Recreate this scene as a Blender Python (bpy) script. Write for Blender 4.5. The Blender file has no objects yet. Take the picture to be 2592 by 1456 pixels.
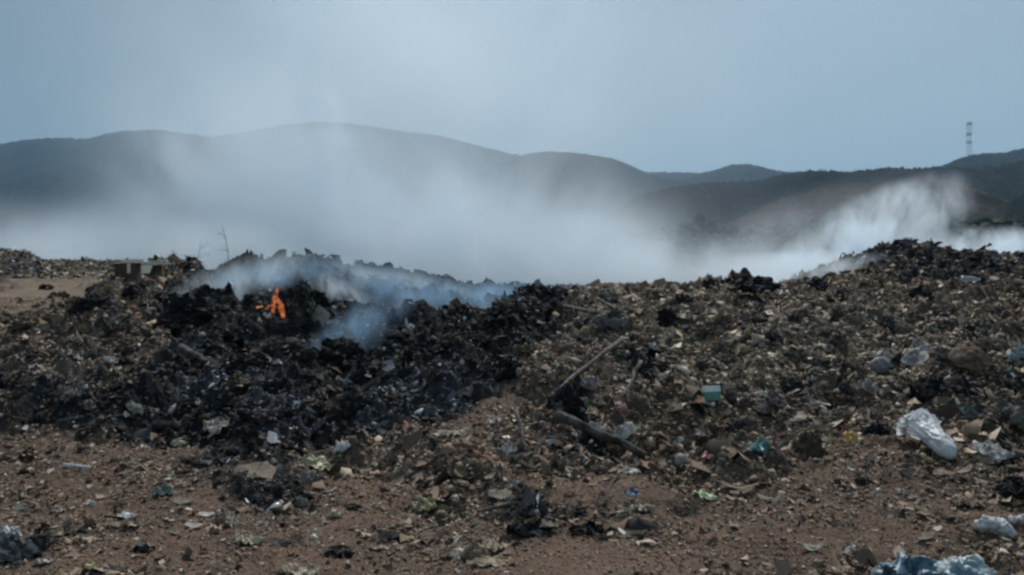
import bpy, math, random
import numpy as np
from mathutils import Vector, Matrix

random.seed(7)
rng = np.random.default_rng(11)
SC = bpy.context.scene
COL = SC.collection

# ------------------------------------------------------------------ camera
F, CX, HY, CAMZ = 2245.0, 1296.0, 640.0, 1.7       # photo pixels: focal length, centre column, horizon row; eye height
cam_d = bpy.data.cameras.new('camera')
cam = bpy.data.objects.new('camera', cam_d); COL.objects.link(cam)
cam.location = (0, 0, CAMZ); cam.rotation_euler = (math.radians(90), 0, 0)
cam_d.sensor_width = 36; cam_d.lens = 36 * F / 2592
cam_d.shift_y = -(728 - HY) / 2592
cam_d.clip_start = 0.1; cam_d.clip_end = 30000
SC.camera = cam

# ------------------------------------------------------------------ sky, sun, exposure
SUN_EL, SUN_AZ = math.radians(50), math.radians(12)     # ahead of the camera, veiled by haze
w = bpy.data.worlds.new('World'); SC.world = w; w.use_nodes = True
nt = w.node_tree; N = nt.nodes; L = nt.links; N.clear()
wo = N.new('ShaderNodeOutputWorld'); bg = N.new('ShaderNodeBackground')
sky = N.new('ShaderNodeTexSky'); sky.sky_type = 'NISHITA'; sky.sun_disc = False
sky.sun_elevation = SUN_EL; sky.sun_rotation = SUN_AZ
sky.air_density = 1.2; sky.dust_density = 3.5; sky.ozone_density = 1.6
# thin high overcast mixed over the clear sky, uneven on a very large scale
tc = N.new('ShaderNodeTexCoord'); mp = N.new('ShaderNodeMapping'); mp.inputs['Scale'].default_value = (1, 1, 3.2)
nz = N.new('ShaderNodeTexNoise'); nz.inputs['Scale'].default_value = 2.2; nz.inputs['Detail'].default_value = 3; nz.inputs['Roughness'].default_value = .45
cr = N.new('ShaderNodeValToRGB')
cr.color_ramp.elements[0].position = .3; cr.color_ramp.elements[0].color = (4.3, 6.1, 7.6, 1)
cr.color_ramp.elements[1].position = .7; cr.color_ramp.elements[1].color = (5.0, 6.9, 8.4, 1)
mx = N.new('ShaderNodeMixRGB'); mx.inputs[0].default_value = .8
L.new(tc.outputs['Generated'], mp.inputs['Vector']); L.new(mp.outputs[0], nz.inputs['Vector'])
L.new(nz.outputs['Fac'], cr.inputs[0]); L.new(sky.outputs[0], mx.inputs[1]); L.new(cr.outputs[0], mx.inputs[2])
# the veiled sun brightens the sky right of straight ahead, the far left stays duller
dt = N.new('ShaderNodeVectorMath'); dt.operation = 'DOT_PRODUCT'; dt.inputs[1].default_value = Vector((.22, .95, .22)).normalized()
gl = N.new('ShaderNodeMapRange'); gl.interpolation_type = 'SMOOTHSTEP'; gl.inputs[1].default_value = .70; gl.inputs[2].default_value = 1.; gl.inputs[3].default_value = .68; gl.inputs[4].default_value = 1.02
sc_ = N.new('ShaderNodeVectorMath'); sc_.operation = 'SCALE'
L.new(tc.outputs['Generated'], dt.inputs[0]); L.new(dt.outputs['Value'], gl.inputs[0]); L.new(mx.outputs[0], sc_.inputs[0]); L.new(gl.outputs[0], sc_.inputs['Scale'])
L.new(sc_.outputs[0], bg.inputs['Color']); bg.inputs['Strength'].default_value = .072
L.new(bg.outputs[0], wo.inputs['Surface'])
sd = bpy.data.lights.new('sun', 'SUN'); sun = bpy.data.objects.new('sun', sd); COL.objects.link(sun)
sd.energy = 3.3; sd.angle = math.radians(18); sd.color = (1, .98, .95)
dv = Vector((math.sin(SUN_AZ) * math.cos(SUN_EL), math.cos(SUN_AZ) * math.cos(SUN_EL), math.sin(SUN_EL)))
sun.rotation_euler = dv.to_track_quat('Z', 'Y').to_euler()
SC.view_settings.view_transform = 'Standard'; SC.view_settings.look = 'None'
SC.view_settings.exposure = 0; SC.view_settings.gamma = 1; SC.view_settings.use_curve_mapping = False
SC.cycles.volume_bounces = 5; SC.cycles.max_bounces = 6; SC.cycles.diffuse_bounces = 2
SC.cycles.transparent_max_bounces = 24
SC.cycles.use_adaptive_sampling = True; SC.cycles.adaptive_threshold = .03
SC.cycles.filter_width = 2.6

# ------------------------------------------------------------------ numpy noise
_P = rng.permutation(256); _P = np.concatenate([_P, _P, _P])
_G = rng.normal(size=(256, 3)); _G /= np.linalg.norm(_G, axis=1)[:, None]
def noise3(x, y, z):
    x, y, z = np.broadcast_arrays(np.asarray(x, float), np.asarray(y, float), np.asarray(z, float))
    xi, yi, zi = np.floor(x).astype(int), np.floor(y).astype(int), np.floor(z).astype(int)
    xf, yf, zf = x - xi, y - yi, z - zi
    f = lambda t: t * t * t * (t * (t * 6 - 15) + 10)
    u, v, ww = f(xf), f(yf), f(zf)
    xi &= 255; yi &= 255; zi &= 255
    def g(dx, dy, dz):
        gg = _G[_P[_P[_P[xi + dx] + yi + dy] + zi + dz]]
        return gg[..., 0] * (xf - dx) + gg[..., 1] * (yf - dy) + gg[..., 2] * (zf - dz)
    l = lambda a, b, t: a + t * (b - a)
    return l(l(l(g(0, 0, 0), g(1, 0, 0), u), l(g(0, 1, 0), g(1, 1, 0), u), v),
             l(l(g(0, 0, 1), g(1, 0, 1), u), l(g(0, 1, 1), g(1, 1, 1), u), v), ww) * 1.6
def fbm(x, y, z=0., o=4, r=.5):
    s = 0; a = 1
    for k in range(o):
        s = s + a * noise3(x * 2**k + 17.3 * k, y * 2**k - 9.1 * k, z * 2**k + 3.7 * k); a *= r
    return s
def smooth(t): t = np.clip(t, 0, 1); return t * t * (3 - 2 * t)

# ------------------------------------------------------------------ tip terrain
DEP = [2, 5, 8, 10, 13, 15.5, 20, 27, 38, 46, 60, 120]
def zr(row, d): return CAMZ - (row - HY) * d / F
TAB = {   # photo column: ground height at each of the depths above
 -1500: [0, 0, 0, 0, .02, 0, 0, .05, .5, 1.1, .6, -1],
 -500: [0, 0, 0, .05, .15, .1, .05, .1, .5, 1.1, .6, -1],
 0:    [0, 0, 0, .22, zr(868, 13), .2, 0, .08, .58, zr(636, 46), .6, -1],
 60:   [0, 0, 0, .3, zr(838, 13), .25, 0, .08, .58, zr(640, 46), .6, -1],
 110:  [0, 0, 0, .35, zr(815, 13), .4, .1, .08, .58, zr(662, 46), .5, -1],
 170:  [0, 0, .02, .42, zr(792, 13), .7, .25, .08, .58, zr(664, 46), .5, -1],
 300:  [0, 0, .02, .45, .95, zr(703, 15.5), .9, .3, .5, zr(664, 46), .4, -1],
 400:  [0, 0, 0, .4, .85, 1.15, zr(672, 20), .8, .5, 1.0, .3, -1],
 440:  [0, 0, 0, .4, zr(800, 13), .95, zr(670, 20), .8, .4, .8, .2, -1],
 490: [0, 0, 0, 0.40, zr(768, 13), 0.50, zr(676, 20), .6, .2, .4, 0, -1],
 545: [0, 0, 0, 0.40, zr(752, 13), 0.45, zr(695, 20), .5, 0, .1, -.3, -1],
 600: [0, 0, 0, 0.38, zr(768, 13), 0.40, zr(668, 20), .6, 0, 0, -.5, -1],
 700: [0, 0, -.02, 0.34, zr(784, 13), 0.35, zr(662, 20), .7, 0, -.1, -.5, -1],
 800: [0, 0, -.02, 0.33, zr(790, 13), 0.30, zr(664, 20), .8, 0, -.1, -.5, -1],
 950: [0, 0, 0, 0.31, zr(800, 13), 0.25, zr(700, 20), zr(692, 27), 0, -.1, -.5, -1],
 1100: [0, 0, .06, 0.34, zr(805, 13), 0.25, zr(728, 20), zr(716, 27), 0, -.1, -.5, -1],
 1200: [0, 0, .12, 0.40, zr(790, 13), 0.35, zr(745, 20), zr(735, 27), .1, -.1, -.5, -1],
 1300: [0, 0, .14, .45, zr(772, 13), .85, zr(752, 20), .5, 0, -.3, -.5, -1],
 1400: [0, 0, .14, .45, .82, .92, zr(748, 20), .3, zr(728, 38), -.3, -.5, -1],
 1550: [0, 0, .14, .42, .8, .92, zr(742, 20), .3, zr(722, 38), -.3, -.5, -1],
 1700: [0, 0, .12, .42, .8, .95, zr(738, 20), .4, zr(724, 38), -.3, -.5, -1],
 1850: [0, 0, .1, .4, .78, .97, zr(718, 20), .4, .1, -.3, -.5, -1],
 1960: [0, 0, .1, .4, .76, .95, zr(733, 20), .55, 0, -.3, -.5, -1],
 2020: [0, 0, .1, .4, .76, .95, zr(730, 20), zr(712, 27), 0, -.3, -.5, -1],
 2140: [0, 0, .1, .4, .78, .98, zr(716, 20), zr(665, 27), .3, -.3, -.5, -1],
 2240: [0, 0, .1, .42, .8, 1.02, 1.3, zr(628, 27), .5, -.3, -.5, -1],
 2340: [0, 0, .1, .44, .82, 1.05, 1.4, zr(628, 27), .5, -.3, -.5, -1],
 2430: [0, 0, .1, .46, .84, 1.08, 1.4, zr(648, 27), .5, -.3, -.5, -1],
 2500: [0, 0, .1, .46, .86, 1.1, 1.4, zr(650, 27), .5, -.3, -.5, -1],
 2620: [0, 0, .1, .46, .88, 1.1, 1.4, zr(655, 27), .5, -.3, -.5, -1],
 4500: [0, 0, .1, .46, .88, 1.1, 1.4, 1.2, .5, -.3, -.5, -1],
}
_cols = np.array(sorted(TAB)); _tab = np.array([TAB[c] for c in _cols]); _ld = np.log(np.array(DEP))
def base_z(x, y):
    px = np.clip(CX + F * x / y, _cols[0], _cols[-1] - 1e-6); ld = np.clip(np.log(y), _ld[0], _ld[-1] - 1e-9)
    i = np.clip(np.searchsorted(_cols, px, 'right') - 1, 0, len(_cols) - 2)
    j = np.clip(np.searchsorted(_ld, ld, 'right') - 1, 0, len(_ld) - 2)
    tu = smooth((px - _cols[i]) / (_cols[i + 1] - _cols[i])); td = smooth((ld - _ld[j]) / (_ld[j + 1] - _ld[j]))
    a = _tab[i, j] * (1 - td) + _tab[i, j + 1] * td; b = _tab[i + 1, j] * (1 - td) + _tab[i + 1, j + 1] * td
    return a * (1 - tu) + b * tu
def blobs(px, row, lst):
    s = np.zeros_like(px)
    for (cx, cy, rx, ry, a, wt) in lst:
        ca, sa = math.cos(math.radians(a)), math.sin(math.radians(a))
        dx, dy = px - cx, row - cy
        q = ((dx * ca + dy * sa) / rx)**2 + ((-dx * sa + dy * ca) / ry)**2
        s = s + wt * np.exp(-q**1.5)
    return s
CHAR = [(700, 720, 330, 70, 0, 1.), (1050, 730, 420, 60, 8, 1.), (620, 880, 230, 140, -20, .42), (760, 960, 480, 150, -8, .9), (1050, 850, 330, 90, -5, .9),
        (1130, 930, 190, 70, -12, 1.1), (700, 1070, 330, 70, 0, .9), (330, 1010, 330, 55, -12, .8), (1440, 1010, 60, 45, 0, 1.2), (960, 1040, 210, 60, -8, .9),
        (480, 790, 110, 60, -25, 1.), (1240, 800, 120, 50, 0, .7), (2300, 660, 420, 50, 5, .85), (2500, 960, 90, 40, 0, .6), (2340, 960, 110, 26, 10, .6), (2540, 1060, 110, 50, 0, .7),
        (1500, 1140, 130, 28, 10, .7), (60, 640, 90, 30, 0, .5), (700, 1240, 170, 70, -10, .6), (1400, 1310, 170, 26, 0, .7), (90, 1020, 260, 60, 0, .7), (1300, 1260, 120, 30, 0, .35), (2000, 1200, 160, 30, -20, .35), (430, 1180, 160, 20, 0, .3), (1850, 715, 110, 18, 0, .7), (50, 1400, 110, 50, 0, .6), (1650, 920, 90, 40, 0, .35), (2100, 950, 120, 30, 0, .4), (250, 780, 120, 50, -30, .4)]
ASH = [(620, 1000, 140, 60, 0, 1.), (700, 1080, 170, 40, 0, .9), (1010, 1010, 150, 50, -15, .9), (900, 790, 180, 50, 0, .35), (150, 960, 180, 90, 0, .5), (1180, 1000, 120, 40, -20, .5), (500, 1000, 120, 40, 0, .4)]
DIRT = [(300, 1230, 620, 120, 0, 1.), (1000, 1380, 1100, 90, 0, 1.), (1200, 1050, 160, 70, -20, 1.3), (1330, 1130, 140, 40, 0, .4), (900, 1240, 230, 70, 0, .6), (1450, 1230, 230, 60, 0, .8), (2100, 1300, 600, 130, 0, .9),
        (100, 765, 240, 32, 0, 1.2), (150, 715, 200, 30, 0, .8), (2150, 1180, 160, 90, -30, .6), (-400, 1200, 600, 300, 0, 1.), (2250, 1040, 160, 25, 0, .5), (1296, 1750, 3500, 260, 0, 1.2)]
def zones(x, y, z):
    px = CX + F * x / y; row = HY - F * (z - CAMZ) / y
    n = fbm(x * 1.1, y * 1.1, 2.2, 4, .6)
    ch = np.clip(blobs(px, row, CHAR), 0, 1.2); a = np.clip(blobs(px, row, ASH), 0, 1); di = np.clip(blobs(px, row, DIRT), 0, 1.2)
    far = (y > 33) & (px < 500)
    n3 = fbm(x * 3.7, y * 3.7, 6.1, 3, .6)
    ch = smooth((ch + n * .5 + n3 * .25 - .18) / .62); di = smooth((di + n * .45 + n3 * .2 - .25) / .6) * (1 - ch * .9)
    a = smooth((a + fbm(x * 2.4, y * 2.4, 8., 3) * .5 - .3) / .4)
    ch = np.where(far, ch * .3, ch)
    return px, row, ch, a, di
def H(x, y, zn=None):
    """height of the tip's surface at world x, y"""
    x = np.asarray(x, float); y = np.asarray(y, float)
    b = base_z(x, y)
    if zn is None: zn = zones(x, y, b)
    px, row, ch, a, di = zn
    hp = 1 - di
    k = np.clip((y - 3) / 4, .3, 1) * np.clip((80 - y) / 40, 0, 1)
    big = fbm(x * 1.1, y * 1.1, 5., 3, .55) * .15
    n2 = fbm(x * 2.6, y * 2.6, 1., 3)
    lump = smooth(n2 * .8 + .3) * .16 - .07
    sm = fbm(x * 8, y * 8, 4., 3, .6) * .035
    tin = fbm(x * 30, y * 30, 7., 2) * .005
    return b + k * (hp * (big * 1.2 + lump + sm * 1.3 + tin * 1.5) + di * (big * .35 + sm * .35 + tin)) + k * ch * np.maximum(fbm(x * 4.2, y * 4.2, 9., 3, .6), 0) * .12
def at(px, row, dmin=2.5, dmax=60):
    """first point of the surface on the ray through a photo pixel"""
    d = np.exp(np.linspace(math.log(dmin), math.log(dmax), 3000)); x = (px - CX) / F * d; zz = CAMZ - (row - HY) / F * d
    h = H(x, d); below = np.nonzero(zz <= h)[0]
    i = below[0] if len(below) else len(d) - 1
    return Vector((x[i], d[i], h[i]))

# ------------------------------------------------------------------ mesh helpers
def mesh_obj(name, V, Fc, mat, parent=None, col=None, smooth_=False):
    """V (n,3), Fc list of arrays of equal-size faces or list of tuples"""
    me = bpy.data.meshes.new(name)
    V = np.asarray(V, np.float32)
    if isinstance(Fc, list) and len(Fc) and not isinstance(Fc[0], np.ndarray):
        me.from_pydata(V.tolist(), [], [tuple(int(i) for i in f) for f in Fc])
    else:
        if isinstance(Fc, np.ndarray): Fc = [Fc]
        loops = np.concatenate([f.ravel() for f in Fc]).astype(np.int32)
        tot = np.concatenate([np.full(len(f), f.shape[1]) for f in Fc]).astype(np.int32)
        st = np.concatenate([[0], np.cumsum(tot)[:-1]]).astype(np.int32)
        me.vertices.add(len(V)); me.vertices.foreach_set('co', V.ravel())
        me.loops.add(len(loops)); me.loops.foreach_set('vertex_index', loops)
        me.polygons.add(len(tot)); me.polygons.foreach_set('loop_start', st)
        try: me.polygons.foreach_set('loop_total', tot)
        except Exception: pass
        me.update(calc_edges=True)
    if col is not None:
        at_ = me.color_attributes.new('col', 'FLOAT_COLOR', 'POINT')
        c = np.ones((len(V), 4), np.float32); c[:, :3] = col; at_.data.foreach_set('color', c.ravel())
    if smooth_:
        me.polygons.foreach_set('use_smooth', np.ones(len(me.polygons), bool))
    me.materials.append(mat); me.validate(); me.update()
    o = bpy.data.objects.new(name, me); COL.objects.link(o)
    if parent: o.parent = parent
    return o
def tag(o, label=None, cat=None, group=None, kind=None):
    if label: o['label'] = label
    if cat: o['category'] = cat
    if group: o['group'] = group
    if kind: o['kind'] = kind
    return o
def empty(name, loc, rz=0.):
    o = bpy.data.objects.new(name, None); COL.objects.link(o); o.location = loc; o.rotation_euler = (0, 0, rz); o.empty_display_size = .1
    return o
def grid_faces(nr, nc):
    i = np.arange(nr * nc).reshape(nr, nc)
    return np.stack([i[:-1, :-1], i[:-1, 1:], i[1:, 1:], i[1:, :-1]], -1).reshape(-1, 4)

# ------------------------------------------------------------------ materials
MATS = {}
def mat(name, c=(.5, .5, .5), rough=.8, attr=False, vary=.25, scale=20., bump=.0, bscale=60., spec=.3, trans=0., metal=0., c2=None, sheen=0.):
    if name in MATS: return MATS[name]
    m = bpy.data.materials.new(name); m.use_nodes = True; n = m.node_tree.nodes; l = m.node_tree.links
    b = n['Principled BSDF']; b.inputs['Roughness'].default_value = rough; b.inputs['Metallic'].default_value = metal
    b.inputs['Specular IOR Level'].default_value = spec
    tcn = n.new('ShaderNodeTexCoord'); no = n.new('ShaderNodeTexNoise'); no.inputs['Scale'].default_value = scale
    no.inputs['Detail'].default_value = 4; no.inputs['Roughness'].default_value = .6
    l.new(tcn.outputs['Object'], no.inputs['Vector'])
    if c2 is None:
        mr = n.new('ShaderNodeMapRange'); mr.inputs[1].default_value = .3; mr.inputs[2].default_value = .7
        mr.inputs[3].default_value = 1 - vary; mr.inputs[4].default_value = 1 + vary
        l.new(no.outputs['Fac'], mr.inputs[0])
        mxx = n.new('ShaderNodeVectorMath'); mxx.operation = 'SCALE'; l.new(mr.outputs[0], mxx.inputs['Scale'])
        if attr:
            a = n.new('ShaderNodeAttribute'); a.attribute_name = 'col'; l.new(a.outputs['Color'], mxx.inputs[0])
        else: mxx.inputs[0].default_value = c[:3]
        l.new(mxx.outputs[0], b.inputs['Base Color'])
    else:
        rp = n.new('ShaderNodeValToRGB'); rp.color_ramp.elements[0].position = .42; rp.color_ramp.elements[1].position = .58
        rp.color_ramp.elements[0].color = (*c, 1); rp.color_ramp.elements[1].color = (*c2, 1)
        l.new(no.outputs['Fac'], rp.inputs[0]); l.new(rp.outputs[0], b.inputs['Base Color'])
    if bump:
        nb = n.new('ShaderNodeTexNoise'); nb.inputs['Scale'].default_value = bscale; nb.inputs['Detail'].default_value = 3
        l.new(tcn.outputs['Object'], nb.inputs['Vector'])
        bp = n.new('ShaderNodeBump'); bp.inputs['Strength'].default_value = bump; bp.inputs['Distance'].default_value = .02
        l.new(nb.outputs['Fac'], bp.inputs['Height']); l.new(bp.outputs[0], b.inputs['Normal'])
    if trans: b.inputs['Transmission Weight'].default_value = trans
    MATS[name] = m; return m

M_soil = mat('soil', attr=True, vary=.3, scale=45, bump=.8, bscale=55, rough=.95, spec=.1)
M_litter = mat('litter', attr=True, vary=.3, scale=70, rough=.85, spec=.18)
M_hill = mat('hill_scrub', attr=True, vary=.4, scale=.09, rough=1, spec=0)

# ------------------------------------------------------------------ the ground as one sheet to the horizon
u = np.concatenate([np.linspace(-3.5, -1.02, 70), np.linspace(-1, -.66, 110), np.linspace(-.65, .65, 850), np.linspace(.66, 1., 110), np.linspace(1.02, 3.5, 70)])
d = np.concatenate([np.exp(np.linspace(math.log(1.2), math.log(4.2), 60)), np.exp(np.linspace(math.log(4.25), math.log(60), 760)), np.exp(np.linspace(math.log(62), math.log(9000), 70))])
D, U = np.meshgrid(d, u, indexing='ij'); X, Y = U * D, D
zb = base_z(X, Y); zn = zones(X, Y, zb); Z = H(X, Y, zn)
px, row, ch, ash, di = zn
n1 = fbm(X * .7, Y * .7, 3., 4, .6)[..., None]; n2 = fbm(X * 5, Y * 5, 6., 3, .6)[..., None]
C_rub = np.array([.095, .074, .057]) * (1 + .35 * n1 + .3 * n2)
C_dirt = np.array([.128, .086, .061]) * (1 + .22 * n1 + .2 * n2)
C_road = np.array([.20, .15, .108]) * (1 + .1 * n1)
C_char = np.array([.016, .017, .020]) * (1 + .5 * n2)
C_ash = np.array([.085, .09, .098]) * (1 + .5 * n2)
road = ((Y > 20) & (px < 420))[..., None]
c = C_rub * (1 - di[..., None]) + np.where(road, C_road, C_dirt) * di[..., None]
c = c * (1 - ch[..., None]) + C_char * ch[..., None]
c = c * (1 - .5 * ash[..., None]) + C_ash * .5 * ash[..., None]
far = smooth((Y - 70) / 60)[..., None]
c = c * (1 - far) + np.array([.06, .07, .04]) * far
g = mesh_obj('ground', np.stack([X, Y, Z], -1).reshape(-1, 3), grid_faces(*X.shape)[:, ::-1], M_soil, col=np.clip(c, .004, 1).reshape(-1, 3), smooth_=True)
tag(g, kind='structure')

# ------------------------------------------------------------------ litter: countless small fragments strewn over the tip
def scatter(n, ulo, uhi, dlo, dhi, p=2.0, keep=None):
    uu = rng.uniform(ulo, uhi, n); t = rng.random(n)
    dd = (dlo**p + t * (dhi**p - dlo**p))**(1 / p)
    x, y = uu * dd, dd
    zb = base_z(x, y); zn = zones(x, y, zb); z = H(x, y, zn)
    return x, y, z, zn
def ground_normal(x, y):
    e = .06
    hx = (H(x + e, y) - H(x - e, y)) / (2 * e); hy = (H(x, y + e) - H(x, y - e)) / (2 * e)
    n = np.stack([-hx, -hy, np.ones_like(hx)], -1); return n / np.linalg.norm(n, axis=-1)[:, None]
ico_v = np.array(((0, 0, -1), (.723, -.526, -.447), (-.276, -.851, -.447), (-.894, 0, -.447), (-.276, .851, -.447), (.723, .526, -.447),
                  (.276, -.851, .447), (-.723, -.526, .447), (-.723, .526, .447), (.276, .851, .447), (.894, 0, .447), (0, 0, 1)))
ico_f = np.array(((0, 1, 2), (1, 0, 5), (0, 2, 3), (0, 3, 4), (0, 4, 5), (1, 5, 10), (2, 1, 6), (3, 2, 7), (4, 3, 8), (5, 4, 9),
                  (1, 10, 6), (2, 6, 7), (3, 7, 8), (4, 8, 9), (5, 9, 10), (6, 10, 11), (7, 6, 11), (8, 7, 11), (9, 8, 11), (10, 9, 11)))
# crumpled scrap: hub and ring of seven
ang = np.linspace(0, 2 * math.pi, 8)[:-1]
scrap_v = np.vstack([[0, 0, 0], np.stack([np.cos(ang), np.sin(ang), 0 * ang], -1)])
scrap_f = np.array([(0, 1 + k, 1 + (k + 1) % 7) for k in range(7)])
strip_v = np.array([(-1, -.12, 0), (-1, .12, 0), (-.3, -.14, 0), (-.3, .14, 0), (.35, -.12, 0), (.35, .12, 0), (1, -.08, 0), (1, .08, 0)])
strip_f = np.array([(0, 2, 3), (0, 3, 1), (2, 4, 5), (2, 5, 3), (4, 6, 7), (4, 7, 5)])
def place(tv, tf, pos, nrm, size, flat, jit, tilt, cols, lift=.3):
    n = len(pos); m = len(tv)
    v = tv[None] + rng.normal(size=(n, m, 3)) * jit
    v = v * size[:, None, None]
    v[..., 2] *= flat[:, None]; v[..., 1] *= rng.uniform(.45, 1, n)[:, None]
    a = rng.uniform(0, 2 * math.pi, n)
    nn = nrm + rng.normal(size=(n, 3)) * tilt; nn /= np.linalg.norm(nn, axis=1)[:, None]
    t = np.stack([np.cos(a), np.sin(a), 0 * a], -1); t -= (t * nn).sum(-1)[:, None] * nn; t /= np.linalg.norm(t, axis=1)[:, None]
    b = np.cross(nn, t)
    w_ = v[..., 0:1] * t[:, None] + v[..., 1:2] * b[:, None] + v[..., 2:3] * nn[:, None] + pos[:, None]
    w_[..., 2] += (size * lift)[:, None]
    f = tf[None] + (np.arange(n) * m)[:, None, None]
    return w_.reshape(-1, 3), f.reshape(-1, 3), np.repeat(cols, m, 0)
PAL = {
 'rub': (np.array([(.15, .115, .085), (.23, .185, .14), (.075, .06, .047), (.035, .030, .027), (.33, .275, .22), (.17, .145, .12), (.48, .44, .39), (.11, .098, .082), (.22, .13, .095), (.6, .6, .6), (.12, .18, .16), (.34, .26, .11)]),
         np.array([.26, .21, .17, .11, .09, .08, .018, .03, .03, .005, .005, .006])),
 'dirt': (np.array([(.17, .118, .085), (.24, .18, .135), (.11, .08, .06), (.04, .034, .029), (.33, .265, .205), (.19, .165, .13), (.50, .45, .39), (.11, .11, .09)]),
          np.array([.27, .22, .17, .13, .1, .06, .02, .03])),
 'char': (np.array([(.012, .013, .016), (.022, .024, .028), (.035, .036, .038), (.055, .05, .045), (.085, .09, .098), (.16, .16, .165), (.5, .52, .55), (.05, .04, .03), (.11, .085, .062), (.20, .175, .14)]),
          np.array([.22, .16, .12, .10, .09, .04, .008, .11, .11, .03])),
 'ash': (np.array([(.03, .032, .036), (.07, .075, .085), (.14, .15, .17), (.27, .285, .31), (.52, .53, .55), (.02, .02, .022)]),
         np.array([.24, .28, .2, .09, .03, .16])),
 'pale': (np.array([(.34, .29, .235), (.44, .38, .30), (.20, .16, .12), (.07, .06, .05), (.58, .53, .46), (.17, .17, .13)]),
          np.array([.30, .17, .28, .14, .04, .08])),
}
def pick(zone, n):
    c_, p_ = PAL[zone]; k = rng.choice(len(c_), n, p=p_ / p_.sum()); return {'rub': 1.2, 'pale': 1.12, 'dirt': 1.1}.get(zone, 1.) * c_[k] * (np.array([1.05, .98, .92]) if zone in ('rub', 'pale') else 1.) * rng.uniform(.75, 1.25, (n, 1))
def litter(name, tv, tf, n, dlo, dhi, smin, smax, alpha, flat, jit, tilt, p, thin=1., ulo=-.98, uhi=.98, lift=.3, dirt_keep=1.):
    n = int(n * 1.44); x, y, z, zn = scatter(n, ulo, uhi, dlo, dhi, p)
    px, row, ch, ash, di = zn
    r = rng.random(n)
    keep = r < (1 - di * (1 - dirt_keep)); keep &= (np.abs(x / y) < .66) | (rng.random(n) < .5)     # thinner beyond the sides of the view
    keep &= ~((y > 19.5) & (y < 34) & (px < 330) & (rng.random(n) < .6))  # bare track behind the left heap
    x, y, z, px, row, ch, ash, di = [q[keep] for q in (x, y, z, px, row, ch, ash, di)]
    n = len(x)
    size = smin * (1 - rng.random(n) * (1 - (smin / smax)**alpha))**(-1 / alpha)
    size *= np.where(di > .5, .62, 1.) * (1 + np.clip((y - 12) / 18, 0, 1.2))
    size = size * np.clip(y / 7, .75, 1)
    size = size * np.exp(np.clip(fbm(x * 1.4, y * 1.4, 12., 3) * .75, -.7, .8))      # coarse patches and fine ones
    q = rng.random(n)
    c_ = pick('rub', n) * np.exp(fbm(x * 1.7, y * 1.7, 15., 3) * .45)[:, None]
    cd = pick('dirt', n); cc = pick('char', n); ca = pick('ash', n); cp = pick('pale', n)
    pale = (blobs(px, row, [(1850, 825, 700, 110, 3, 1.), (2150, 930, 560, 130, 0, .7), (90, 670, 330, 34, 0, .9), (90, 960, 260, 100, 0, .75), (1500, 860, 300, 100, 0, .35), (2300, 1080, 350, 90, 0, .4)]) > q)
    c_ = np.where(pale[:, None], cp, c_)
    c_ = np.where((di > rng.random(n))[:, None], cd, c_)
    c_ = np.where((ch > rng.random(n) * .92)[:, None], cc, c_)
    c_ = np.where((ash * .95 > rng.random(n))[:, None], ca, c_)
    pos = np.stack([x, y, z], -1)
    V_, F_, K_ = place(tv, tf, pos, ground_normal(x, y), size, rng.uniform(*flat, n), jit, tilt, c_, lift)
    return tag(mesh_obj(name, V_, F_, M_litter, col=K_), kind='stuff', label=LIT[name], cat='litter')
LIT = {'rubbish_clods': 'clods and burnt lumps strewn all over the tip', 'rubbish_scraps': 'countless crumpled scraps of plastic and paper over the tip',
       'rubbish_shreds': 'thin shreds and strips tangled through the tip surface', 'gravel': 'small stones and chips on the brown foreground dirt'}
Q = 1.0
litter('rubbish_clods', ico_v, ico_f, int(85000 * Q), 4.3, 30, .011, .055, 2.1, (.45, .95), .27, .3, 1.25, lift=.15, dirt_keep=.5)
litter('rubbish_scraps', scrap_v, scrap_f, int(280000 * Q), 4.3, 30, .010, .095, 2.0, (.5, 1.7), .28, .27, 1.25, lift=.3, dirt_keep=1.)
litter('rubbish_shreds', strip_v, strip_f, int(44000 * Q), 4.3, 28, .022, .12, 1.8, (.8, 1.8), .1, .33, 1.25, lift=.3, dirt_keep=.5)
litter('gravel', ico_v, ico_f, int(90000 * Q), 4.2, 12, .007, .036, 2.1, (.25, .7), .2, .2, 1.0, lift=.25, dirt_keep=1.)
#DISTANT
def far_litter():
    n = 9000
    x, y, z, zn = scatter(n, -.75, -.3, 38, 52, 1)
    k = rng.random(n) < .9
    size = .06 * (1 - rng.random(n) * .9)**(-1 / 2.4)
    c_ = pick('pale', n)
    dark = (rng.random(n) < np.where(zn[0] < 110, .8, .22)); c_ = np.where(dark[:, None], pick('char', n) * 2.2, c_)
    V_, F_, K_ = place(scrap_v, scrap_f, np.stack([x, y, z], -1), ground_normal(x, y), size, rng.uniform(1, 2.4, n), .2, .4, c_, .5)
    tag(mesh_obj('rubbish_bank', V_, F_, M_litter, col=K_), kind='stuff', label='pale rubbish strewn along the bank beyond the dirt track', cat='litter')
far_litter()

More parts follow.
